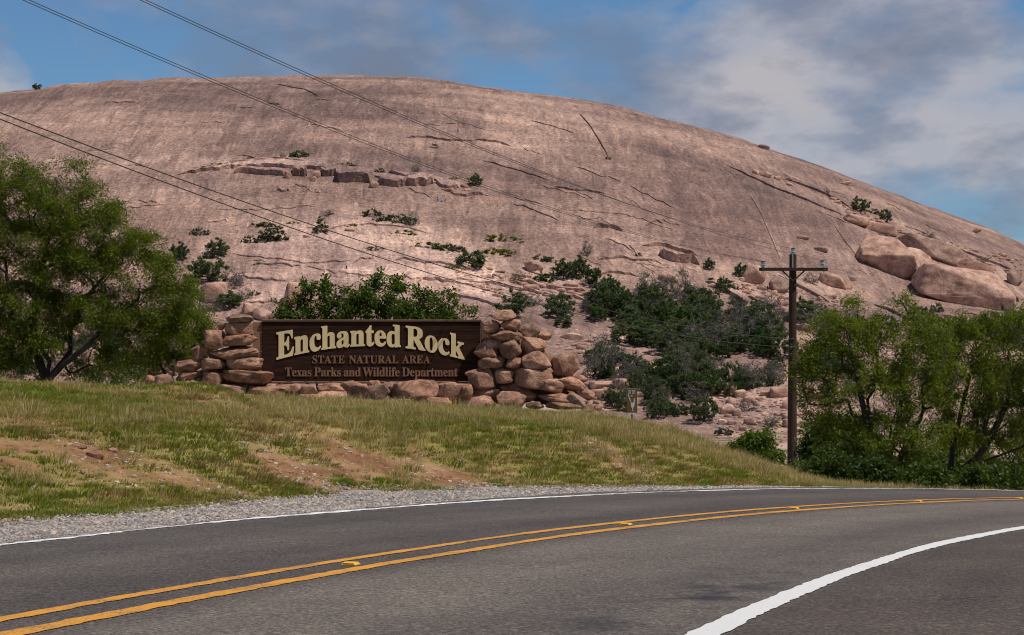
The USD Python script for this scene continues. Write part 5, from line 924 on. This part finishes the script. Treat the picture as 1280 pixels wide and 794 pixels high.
scatter([(1000, 400), (1060, 395), (1280, 420), (1280, 470), (1100, 500), (1000, 500)], 40, ['oak', 'grey', 'oak'], (26, 46), 'dark tree behind the right mesquites', 'trees behind the right mesquites', 307)
scatter([(880, 340), (935, 372), (1000, 400), (985, 412), (930, 392), (880, 370)], 12, ['low', 'oak', 'grey'], (10, 20), 'shrub in the rockfall left of the pole', 'rockfall shrubs', 309)
scatter([(1130, 385), (1180, 390), (1270, 400), (1270, 420), (1160, 412)], 8, ['low', 'grey'], (10, 18), 'shrub below the large right boulders', 'shrubs under the right boulders', 311)

# ------------------------------------------------------------------ boulders on the dome and its foot
BP_ = {}
br_ = np.random.default_rng(91)
def boulder(px, py, w, h, label, group=None, tilt=0.0, blk=.5, ymin=70.0, sink=.12, name='boulder', cat='boulder', depth=.9, unique=False, m=None):
    """Boulder whose lower edge is seen at px, py."""
    P = at(px, py, ymin)
    if np.isnan(P).any(): return
    Y = P[1]; W_, H_ = w / FPX * Y, h / FPX * Y
    D_ = max(min(W_, H_ * 2.2) * depth, .5 * W_)
    loc = P + [0, D_ * .30, H_ * .5]
    loc[2] = max(P[2], H(loc[0], loc[1]) - H_ * .45) + H_ * (.5 - sink)
    var = int(br_.integers(4)) + (10 if blk > .7 else 0); rz = float(br_.uniform(-25, 25)) + (180 if br_.random() < .5 else 0)
    sc = (W_ * 1.04, D_, H_ * (1 + sink))
    if var not in BP_ or unique:
        t = thing(name, label, cat, loc, (0, tilt, rz * (0 if unique else 1)), sc, group)
        part('rock', rock_mesh(900 + var + (int(px) if unique else 0), 4 if w > 60 else (3 if unique else 2), 8, .05, 2 if unique else 2, .9 if blk > .7 else blk), m or boulder_mat, t, smooth=45)
        if not unique: BP_[var] = t
    else:
        thing(name, label, cat, loc, (0, tilt, rz), sc, group, ref=BP_[var].GetPrim())
BIG = [(1113, 341, 78, 48, 'huge left boulder of the large group on the right flank', 20, .45), (1143, 347, 42, 40, 'block split from the huge left boulder by a thin crack', 18, .6), (1208, 380, 124, 56, 'longest boulder of the large group on the right flank', 20, .72), (1170, 324, 100, 26, 'long flat topped slab behind the large right boulders', 17, .8), (1215, 343, 50, 20, 'lower end of the long slab behind the large right boulders', 20, .8), (1071, 281, 32, 14, 'upper left slab under the two trees of the right flank', 12, .8), (1100, 291, 46, 14, 'second slab above the large right boulders', 12, .8), (1270, 357, 18, 20, 'dark angular boulder at the right edge of the picture', 15, .8),
       (943, 355, 28, 25, 'pale boulder left of the pole under the crossarm', 10, .5), (975, 366, 26, 22, 'lens shaped boulder against the left side of the pole', 25, .4), (1043, 358, 36, 18, 'pale boulder right of the pole at crossarm height', 14, .7), (1059, 361, 12, 16, 'end block of the pale boulder right of the pole', 12, .7), (369, 384, 30, 34, 'angular boulder showing left of the shrub above the sign', 5, .8), (266, 378, 32, 28, 'rounded boulder above the stepped stone pier', 0, .4), (313, 396, 24, 18, 'boulder just above the top of the stepped pier', 10, .6), (330, 400, 30, 14, 'tilted slab touching the top of the stepped pier', 25, .8), (667, 341, 24, 18, 'orange round boulder on a ledge right of centre', 4, .5), (834, 352, 22, 14, 'dark angular block at the foot of the slab', 0, .9),
       (1065, 351, 10, 7, 'small stone on the slab right of the crossarm', 10, .7), (1004, 299, 15, 5, 'small slab above the pole top', 12, .8), (1026, 314, 20, 7, 'slightly larger slab above the right insulator', 8, .8), (955, 186, 14, 6, 'square block on the skyline of the right shoulder', 10, .9), (1057, 231, 16, 5, 'flat slab on the skyline right of the square block', 14, .8), (1219, 291, 16, 6, 'slab on the skyline near the right edge', 16, .8), (945, 218, 9, 7, 'first block of the short row high on the right flank', 15, .9), (957, 221, 15, 7, 'longest block of the short row high on the right flank', 18, .9), (972, 225, 9, 6, 'third block of the short row high on the right flank', 18, .9), (986, 226, 9, 6, 'upper block of the short row high on the right flank', 10, .9), (995, 226, 8, 5, 'last block of the short row high on the right flank', 10, .9), (987, 232, 9, 4, 'lowest block of the short row high on the right flank', 14, .9),
       (467, 235, 12, 9, 'rubble block in the middle of the long ledge', 0, .7), (360, 223, 9, 10, 'fallen block at the front of the long ledge', 0, .9), (391, 227, 7, 8, 'small fallen block under the long ledge', 20, .9), (396, 222, 9, 9, 'pale block standing in the long ledge', 0, .9), (397, 241, 8, 3, 'tiny stone below the long ledge', 0, .6), (383, 297, 8, 5, 'small brown stone beside the upright cedar', 0, .5), (437, 289, 12, 4, 'flat stone right of the cedar', 0, .8), (543, 185.5, 11, 3.5, 'flat rock under the sitting people high on the dome', 0, .8),
       (172, 455, 38, 26, 'tilted boulder under the right limbs of the big mesquite', 30, .8), (187, 470, 30, 16, 'rounded boulder left of the stepped pier', 0, .4), (222, 412, 20, 14, 'pale boulder behind the young mesquite', 0, .6), (900, 493, 44, 14, 'flat topped boulder left of the pole foot', 0, .85), (914, 508, 13, 11, 'barrel shaped block on the rocky slope', 0, .8), (938, 531, 16, 9, 'square block at the lower rocky slope', 0, .9), (975, 497, 24, 14, 'block touching the left side of the pole', 0, .9), (985, 512, 14, 14, 'upright block beside the pole', 0, .7), (768, 485, 60, 10, 'long flat ledge left of the small brown sign', 0, .8), (758, 497, 40, 12, 'dark broken ledge left of the small brown sign', 0, .8), (715, 425, 30, 10, 'flat slab beside the pyramid pier', 8, .8)]
for px, py, w, h, lab, ti, bl in BIG: boulder(px, py, w, h, lab, None, ti, bl, unique=w > 22)
RUB = []
def rubble(poly, n, size, label, group, seed, flat=.6, tilt=(0, 12), blk=.8, ymin=70.0):
    r = np.random.default_rng(seed + 1); q = in_poly(poly, n, seed)
    ss = size[0] * (size[1] / size[0]) ** (r.random(n) ** 1.8)
    for (x, y), s, l in zip(q, ss, placed(label, q, ss, size)):
        RUB.append((s, (x, y, s, s * flat * r.uniform(.6, 1.3), l, group, r.uniform(*tilt), blk if r.random() < .7 else .4, ymin)))
rubble([(885, 350), (940, 345), (1010, 365), (1060, 378), (1040, 400), (990, 425), (930, 392), (890, 372)], 90, (4, 17), 'rockfall block near the pole top', 'rockfall blocks', 401, tilt=(0, 25))
rubble([(880, 488), (985, 488), (1060, 500), (1060, 535), (930, 560), (900, 545), (905, 520), (880, 500)], 120, (4, 20), 'block on the slope left of the pole', 'blocks on the lower rocky slope', 403)
rubble([(725, 470), (800, 460), (830, 500), (800, 515), (755, 520), (735, 495)], 46, (5, 20), 'block between pier and brown sign', 'blocks beside the pyramid pier', 405)
rubble([(0, 395), (100, 390), (250, 385), (310, 395), (300, 430), (190, 478), (0, 475)], 85, (7, 26), 'boulder behind the left mesquite', 'boulders behind the left mesquite', 407, flat=.75)
rubble([(640, 352), (700, 356), (745, 366), (740, 376), (690, 372), (645, 364)], 40, (6, 20), 'slab on the ledge by the grove', 'broken slabs by the grove', 409, flat=.35, tilt=(0, 8))
rubble([(1140, 386), (1180, 388), (1260, 398), (1270, 416), (1210, 412), (1150, 398)], 36, (7, 22), 'slab below the large right boulders', 'broken slabs under the right boulders', 411, flat=.3, tilt=(5, 20))
rubble([(1020, 238), (1070, 255), (1110, 285), (1090, 288), (1050, 268)], 26, (4, 14), 'slab in the high rubble line', 'rubble line on the right flank', 413, flat=.35, tilt=(8, 20))
rubble([(1220, 310), (1280, 325), (1280, 345), (1230, 330)], 18, (5, 16), 'slab on the far right flank', 'slabs on the far right flank', 415, flat=.35, tilt=(8, 20))
rubble([(540, 232), (605, 232), (612, 246), (560, 244)], 20, (4, 12), 'block at the right ledge end', 'blocks at the ledge end', 417, flat=.4)
rubble([(560, 335), (640, 335), (700, 345), (640, 352), (570, 345)], 24, (5, 16), 'slab on the slope above the pier', 'slabs above the pyramid pier', 419, flat=.3)
rubble([(690, 425), (760, 428), (800, 445), (770, 455), (700, 440)], 22, (6, 22), 'slab right of the pyramid pier', 'slabs below the grove', 421, flat=.35)

RUB.sort(key=lambda t: -t[0])
for s, a in RUB[:225]: boulder(*a)
q = np.array([a[:2] for s, a in RUB[225:]] + list(in_poly([(880, 480), (1060, 490), (1060, 540), (930, 565), (890, 545)], 380, 431)) + list(in_poly([(725, 465), (820, 460), (830, 505), (740, 520)], 180, 433)) + list(in_poly([(0, 395), (310, 390), (310, 430), (190, 480), (0, 478)], 320, 435)) + list(in_poly([(885, 348), (1010, 362), (1060, 378), (1000, 425), (890, 374)], 320, 437)) + list(in_poly([(560, 335), (745, 360), (745, 378), (600, 372)], 160, 439)) + list(in_poly([(1020, 236), (1110, 280), (1280, 330), (1280, 350), (1090, 290)], 120, 441)) + list(in_poly([(1130, 384), (1270, 396), (1270, 420), (1150, 404)], 120, 443)))
P = at(q[:, 0], q[:, 1], 70.0); P = P[~np.isnan(P[:, 0])]
RUBBLE = P
# ------------------------------------------------------------------ people on the rock (a few pixels tall)
skin = simple('skin', (.42, .25, .17), .6, .05); hair_m = simple('dark_hair', (.03, .022, .016), .7, .1)
CL = {'blue': (.02, .10, .55), 'white': (.75, .75, .78), 'lightblue': (.35, .50, .75), 'dark': (.03, .03, .045), 'khaki': (.22, .18, .12), 'grey': (.20, .20, .22), 'red': (.45, .04, .04), 'teal': (.06, .26, .45), 'lilac': (.42, .38, .62)}
CLM = {k: simple('cloth_' + k, c, .85, .1) for k, c in CL.items()}
def hull_chain(nodes, bones, ref=.045, it=8):
    ms = []
    for a, b in bones:
        s = [manifold3d.Manifold.sphere(nodes[k][1], 14).translate(list(nodes[k][0])) for k in (a, b)]
        ms.append(manifold3d.Manifold.batch_hull(s))
    m = ms[0]
    for o in ms[1:]: m = m + o
    m = m.refine_to_length(ref).to_mesh(); t = trimesh.Trimesh(np.array(m.vert_properties[:, :3]), np.array(m.tri_verts))
    trimesh.smoothing.filter_taubin(t, iterations=it); return t
def pose(kind):
    if kind == 'sit':
        n = {'hip': ((0, 0, .12), .13), 'chest': ((0, .06, .50), .145), 'neck': ((0, .05, .66), .055), 'head': ((0, .02, .80), .098), 'chin': ((0, -.03, .74), .06)}
        for s, q in ((1, 'r'), (-1, 'l')):
            n.update({'hp' + q: ((s * .09, 0, .11), .10), 'kn' + q: ((s * .14, -.38, .38), .068), 'an' + q: ((s * .13, -.52, .05), .048), 'to' + q: ((s * .14, -.70, .03), .036),
                      'sh' + q: ((s * .18, .05, .58), .062), 'el' + q: ((s * .24, -.10, .36), .046), 'wr' + q: ((s * .16, -.30, .36), .034), 'ha' + q: ((s * .14, -.40, .37), .038)})
    else:
        st = .14 if kind == 'walk' else .02
        n = {'hip': ((0, 0, .92), .13), 'chest': ((0, .01, 1.30), .145), 'neck': ((0, 0, 1.48), .055), 'head': ((0, -.01, 1.62), .098), 'chin': ((0, -.06, 1.56), .06)}
        for s, q in ((1, 'r'), (-1, 'l')):
            d = s * st
            n.update({'hp' + q: ((s * .09, 0, .88), .10), 'kn' + q: ((s * .10, -.04 - d * .7, .49), .066), 'an' + q: ((s * .10, .02 - d * 1.4, .08), .046), 'to' + q: ((s * .11, -.14 - d * 1.4, .04), .036),
                      'sh' + q: ((s * .18, 0, 1.40), .062), 'el' + q: ((s * .23, .03 + d * .5, 1.12), .046), 'wr' + q: ((s * .23, -.08 + d, .88), .034), 'ha' + q: ((s * .22, -.11 + d, .78), .038)})
    return n
def person(px, py, h, kind, shirt, legs, label, rz=0, hat=None):
    P = at(px, py, 70.0); n = pose(kind)
    t = thing('person', label, 'person', P, (0, 0, rz), (h, h, h))
    limbs = [('hip', 'chest'), ('chest', 'neck'), ('neck', 'head'), ('head', 'chin')] + [b for q in 'rl' for b in (('hip', 'hp' + q), ('hp' + q, 'kn' + q), ('kn' + q, 'an' + q), ('an' + q, 'to' + q), ('chest', 'sh' + q), ('sh' + q, 'el' + q), ('el' + q, 'wr' + q), ('wr' + q, 'ha' + q))]
    b = hull_chain(n, limbs); part('body', (np.array(b.vertices), np.array(b.faces)), skin, t, smooth=True)
    big = {k: (v[0], v[1] * 1.22 + .012) for k, v in n.items()}
    s = hull_chain(big, [('hip', 'chest')] + [b for q in 'rl' for b in (('chest', 'sh' + q), ('sh' + q, 'el' + q))]); part('shirt', (np.array(s.vertices), np.array(s.faces)), CLM[shirt], t, smooth=True)
    l = hull_chain(big, [b for q in 'rl' for b in (('hip', 'hp' + q), ('hp' + q, 'kn' + q), ('kn' + q, 'an' + q))]); part('trousers', (np.array(l.vertices), np.array(l.faces)), CLM[legs], t, smooth=True)
    c = np.array(n['head'][0]); m = trimesh.creation.icosphere(2, .112); v = np.array(m.vertices); v[:, 2] = np.maximum(v[:, 2], -.02 - v[:, 1] * .5); v = v * [1, 1.08, 1.05] + c + [0, .018, .02]
    part('hair' if not hat else 'hat', (v, np.array(m.faces)), CLM[hat] if hat else hair_m, t, smooth=True)
    for k in 'rl':
        s1 = 1 if k == 'r' else -1
        part('ear', (np.array(trimesh.creation.icosphere(1, .025).vertices) * [.5, 1, 1.3] + c + [s1 * .098, 0, -.02], np.array(trimesh.creation.icosphere(1, .025).faces)), skin, t)
    part('nose', tube([c + [0, -.092, 0], c + [0, -.118, -.035]], [.012, .017], 6), skin, t)
person(572.5, 167, 1.05, 'walk', 'blue', 'khaki', 'hiker in a bright blue top walking high on the dome', 200)
person(542, 182, 1.1, 'sit', 'white', 'dark', 'left one of two people resting high on the dome, white top', 10)
person(544.5, 181.5, 1.1, 'sit', 'lilac', 'dark', 'right one of two people resting high on the dome, pale violet top', -15)
person(547.3, 252, 1.0, 'stand', 'grey', 'dark', 'person in dark clothes standing below the long ledge', 30)
person(552, 252, 1.0, 'sit', 'teal', 'teal', 'person in blue sitting beside the standing one below the long ledge', 20)
person(557, 251.5, .95, 'sit', 'red', 'khaki', 'person in red sitting at the right below the long ledge', -20)
person(433, 336.5, 1.0, 'walk', 'lightblue', 'dark', 'walker in a pale blue shirt just above the shrub behind the sign', 170)
person(781, 455, 1.0, 'walk', 'lilac', 'dark', 'hiker in a violet shirt on the rock right of the bare grey tree', 160)
person(796.5, 458, 1.0, 'walk', 'lightblue', 'dark', 'hiker in pale blue half hidden in the brush below the grove', 190)
person(900, 543, 1.0, 'walk', 'blue', 'khaki', 'hiker with white hat and blue shirt at the foot of the rocky slope', 170, 'white')

# ------------------------------------------------------------------ grass, weeds, pebbles
def tuft_mesh(seed, nb, h, spread, lean, w):
    r = np.random.default_rng(seed); a = r.uniform(0, 2 * np.pi, nb); rad = spread * np.sqrt(r.random(nb))
    b = np.stack([np.cos(a) * rad, np.sin(a) * rad, np.full(nb, -.015)], -1); hh = h * r.uniform(.5, 1.15, nb)
    d = np.stack([np.cos(a), np.sin(a), np.zeros(nb)], -1) * (lean * r.uniform(.2, 1.4, nb))[:, None] + r.normal(size=(nb, 3)) * .12 * [1, 1, 0]
    mid = b + np.stack([d[:, 0] * .35, d[:, 1] * .35, np.ones(nb) * .6], -1) * hh[:, None]; tip = b + np.stack([d[:, 0], d[:, 1], 1 - .25 * np.abs(d[:, 0])], -1) * hh[:, None]
    a2 = r.uniform(0, 2 * np.pi, nb); s = np.stack([np.cos(a2), np.sin(a2), np.zeros(nb)], -1) * w * r.uniform(.7, 1.3, nb)[:, None]
    V = np.stack([b - s, b + s, mid + s * .8, mid - s * .8, tip], 1).reshape(-1, 3); i = np.arange(nb)[:, None] * 5
    return V, np.vstack([i + [0, 1, 2], i + [0, 2, 3], i + [3, 2, 4]])
def grass_mat(n, c0, c1, c2): return leaf_mat(n, c0, c1, c2, .3)
g_green = grass_mat('green_grass', (.11, .150, .014), (.215, .260, .028), (.31, .325, .050))
g_olive = grass_mat('olive_grass', (.18, .165, .034), (.28, .25, .058), (.39, .325, .10))
g_dry = grass_mat('dry_grass', (.31, .24, .10), (.48, .385, .18), (.60, .50, .27))
g_brown = grass_mat('brown_grass', (.19, .115, .05), (.29, .185, .085), (.38, .265, .13))
TUFTS = [('green_tuft', tuft_mesh(1, 40, .066, .13, .9, .0045), g_green), ('lush_tuft', tuft_mesh(2, 52, .085, .17, 1.1, .006), g_green), ('olive_tuft', tuft_mesh(3, 40, .075, .14, .9, .004), g_olive), ('olive_short_tuft', tuft_mesh(4, 40, .06, .16, 1.0, .0045), g_olive),
         ('dry_tuft', tuft_mesh(5, 30, .105, .11, .7, .0034), g_dry), ('dry_tall_tuft', tuft_mesh(6, 40, .20, .13, .6, .0034), g_dry), ('brown_tuft', tuft_mesh(7, 40, .075, .17, 1.0, .004), g_brown), ('weed_tuft', tuft_mesh(8, 24, .09, .12, 1.2, .012), g_green)]
def instancer(name, label, protos, P, idx, scl, rots):
    pi = UsdGeom.PointInstancer.Define(stage, new_path(None, name)); tag(pi, label, None, None, 'stuff')
    for nm, m, mt in protos:
        p = part(nm, m, mt, pi); pi.GetPrototypesRel().AddTarget(p.GetPath())
    pi.CreatePositionsAttr(Vt.Vec3fArray.FromNumpy(np.ascontiguousarray(P, np.float32))); pi.CreateProtoIndicesAttr(Vt.IntArray.FromNumpy(np.ascontiguousarray(idx, np.int32)))
    pi.CreateScalesAttr(Vt.Vec3fArray.FromNumpy(np.ascontiguousarray(scl, np.float32)))
    c, s = np.cos(rots / 2), np.sin(rots / 2)
    pi.CreateOrientationsAttr(Vt.QuathArray([Gf.Quath(float(a), 0, 0, float(b)) for a, b in zip(c, s)]))
    return pi
r = np.random.default_rng(5)
n = 150000
X, Y = r.uniform(-16, 11, n), 14 + (64 - 14) * r.random(n) ** .85
vis = np.abs(X) < .245 * Y + 1.2
X, Y = X[vis], Y[vis]
cv = grass_cover(X, Y); keep = r.random(len(X)) < cv * np.interp(Y, [14, 30, 64], [.95, .75, .55]); X, Y, cv = X[keep], Y[keep], cv[keep]
Z = GI(np.stack([Y, X], -1))
dry, grn, brn = fb(X, Y, .30, 71, 4), fb(X, Y, .45, 73, 4), fb(X, Y, .6, 75, 3)
u = r.random(len(X)); s_r, n_r = road_sn(X, Y)
right = sstep(.5, 4.5, X) * sstep(38, 44, Y)
pd = np.clip(.16 + (dry - .5) * 1.7 + right * .42, .03, .75); pb_ = np.clip(.16 + (brn - .52) * 2.0 - .1 * right, .02, .7); pg = np.clip(.36 + (grn - .5) * 3.2, .05, .9)
k = np.where(u < pd, 4, np.where(u < pd + pb_, 6, np.where(r.random(len(X)) < pg, 0, 2)))
v2 = r.random(len(X))
k = np.where((k == 0) & (v2 < .35), 1, k); k = np.where((k == 2) & (v2 < .5), 3, k); k = np.where((k == 4) & (v2 < .12 + .35 * right), 5, k); k = np.where((k <= 1) & (v2 > .93), 7, k)
low = np.interp(n_r, [4, 9], [.75, 1.0])
sc = (r.uniform(.6, 1.25, len(X)) * (.55 + .6 * cv) * low)[:, None] * np.array([1, 1, 1.0])
print('tufts', len(X))
instancer('bank_grass', 'short green, olive and dry grass covering the road bank', TUFTS, np.stack([X, Y, Z], -1), k, sc, r.uniform(0, 2 * np.pi, len(X)))
# tall dry seed grass where the photo shows it
Q = [(560, 534, 1.0, 40), (620, 520, .8, 25), (490, 548, .8, 25), (700, 530, 1.0, 40), (725, 545, .9, 40), (835, 522, .8, 60), (850, 528, .8, 70), (870, 532, .8, 50), (890, 545, .8, 40), (930, 565, .9, 50), (960, 578, .9, 50), (985, 590, .9, 40), (180, 530, 1.0, 25), (670, 512, .7, 25), (780, 560, .8, 30), (990, 600, .6, 30), (690, 505, .5, 20), (330, 500, .4, 10), (760, 530, .8, 30)]
TX = []
for px, py, sp, m in Q:
    g = at(px, py, 14.0); TX.append(np.c_[r.normal(g[0], sp * .55, m), r.normal(g[1], sp * 1.3, m)])
TX = np.vstack(TX); TZ = GI(TX[:, ::-1])
instancer('tall_dry_grass', 'tall pale seeding grass standing in clumps on the bank', [('seed_tuft', tuft_mesh(12, 34, .30, .12, .5, .0030), g_dry), ('seed_green_tuft', tuft_mesh(13, 40, .22, .14, .7, .004), g_olive)], np.c_[TX, TZ], (r.random(len(TX)) < .3).astype(int), np.repeat(r.uniform(.55, 1.15, len(TX))[:, None], 3, 1), r.uniform(0, 6.28, len(TX)))
# pebbles of the shoulder
n = 45000; s = r.uniform(-1, 44, n); nn = 3.7 + r.random(n) ** 1.2 * (np.interp(s, gs, g_out) - 3.5)
PB = road_xyz(s, nn); PB[:, 2] = np.maximum(GI(PB[:, [1, 0]]), PB[:, 2] - .075) + .022
peb = [('pebble', rock_mesh(k, 0, 7, .05, 0, .6), m) for k, m in ((1, (.17, .155, .145)), (2, (.34, .30, .27)), (3, (.42, .33, .26)))]
peb = [(a, b, simple('pebble_look_%s' % 'abc'[i], c, .9, .25, 20.0)) for i, (a, b, c) in enumerate(peb)]
sz_ = np.minimum(.0058 * np.exp(np.abs(r.normal(0, .60, n))), .032)
instancer('gravel_stones', 'loose grey and tan gravel stones on the road shoulder', peb, PB, r.integers(0, 3, n), sz_[:, None] * np.c_[r.uniform(.8, 1.4, n), r.uniform(.8, 1.2, n), r.uniform(.5, .9, n)] * 2, r.uniform(0, 6.28, n))
# pale stones in the bare patches of the bank
n = 2600; BX = []
for (cx, cy, rx, ry, kk) in BARE: BX.append(np.c_[r.normal(cx, rx * .6, 120), r.normal(cy, ry * .6, 120)])
BX = np.vstack(BX); sb = np.minimum(.008 * np.exp(np.abs(r.normal(0, .75, len(BX)))), .04)
instancer('bank_stones', 'scattered small stones in the bare patches of the bank', [(a, b, stone_mat if i == 0 else m) for i, (a, b, m) in enumerate(peb)], np.c_[BX, GI(BX[:, ::-1])], r.integers(0, 3, len(BX)), sb[:, None] * np.c_[r.uniform(.9, 1.6, len(BX)), r.uniform(.9, 1.2, len(BX)), r.uniform(.5, .8, len(BX))] * 2, r.uniform(0, 6.28, len(BX)))
for px, py, w, h, lab in [(118, 572, 24, 9, 'pale pink rock breaking the soil of the left bank'), (97, 560, 20, 8, 'reddish rock above the pale pink one on the left bank'), (140, 565, 14, 7, 'small reddish rock on the left bank'), (250, 505, 12, 5, 'flat stone in the grass below the stepped pier')]:
    boulder(px, py, w, h, lab, None, 0, .5, 14.0, .35, 'bank_rock', 'rock', unique=True, m=stone_mat)

n = len(RUBBLE); sb = RUBBLE[:, 1] / FPX * 3.2 * np.exp(np.abs(r.normal(0, .45, n)))
instancer('rubble', 'small pink rubble between the blocks at the foot of the dome', [('rubble_stone', rock_mesh(71, 1, 8, .05, 1, .9), boulder_mat), ('rubble_stone', rock_mesh(72, 1, 8, .05, 1, .5), boulder_mat)], RUBBLE, r.integers(0, 2, n), sb[:, None] * np.c_[r.uniform(.8, 1.5, n), r.uniform(.8, 1.2, n), r.uniform(.35, .8, n)], r.uniform(0, 6.28, n))
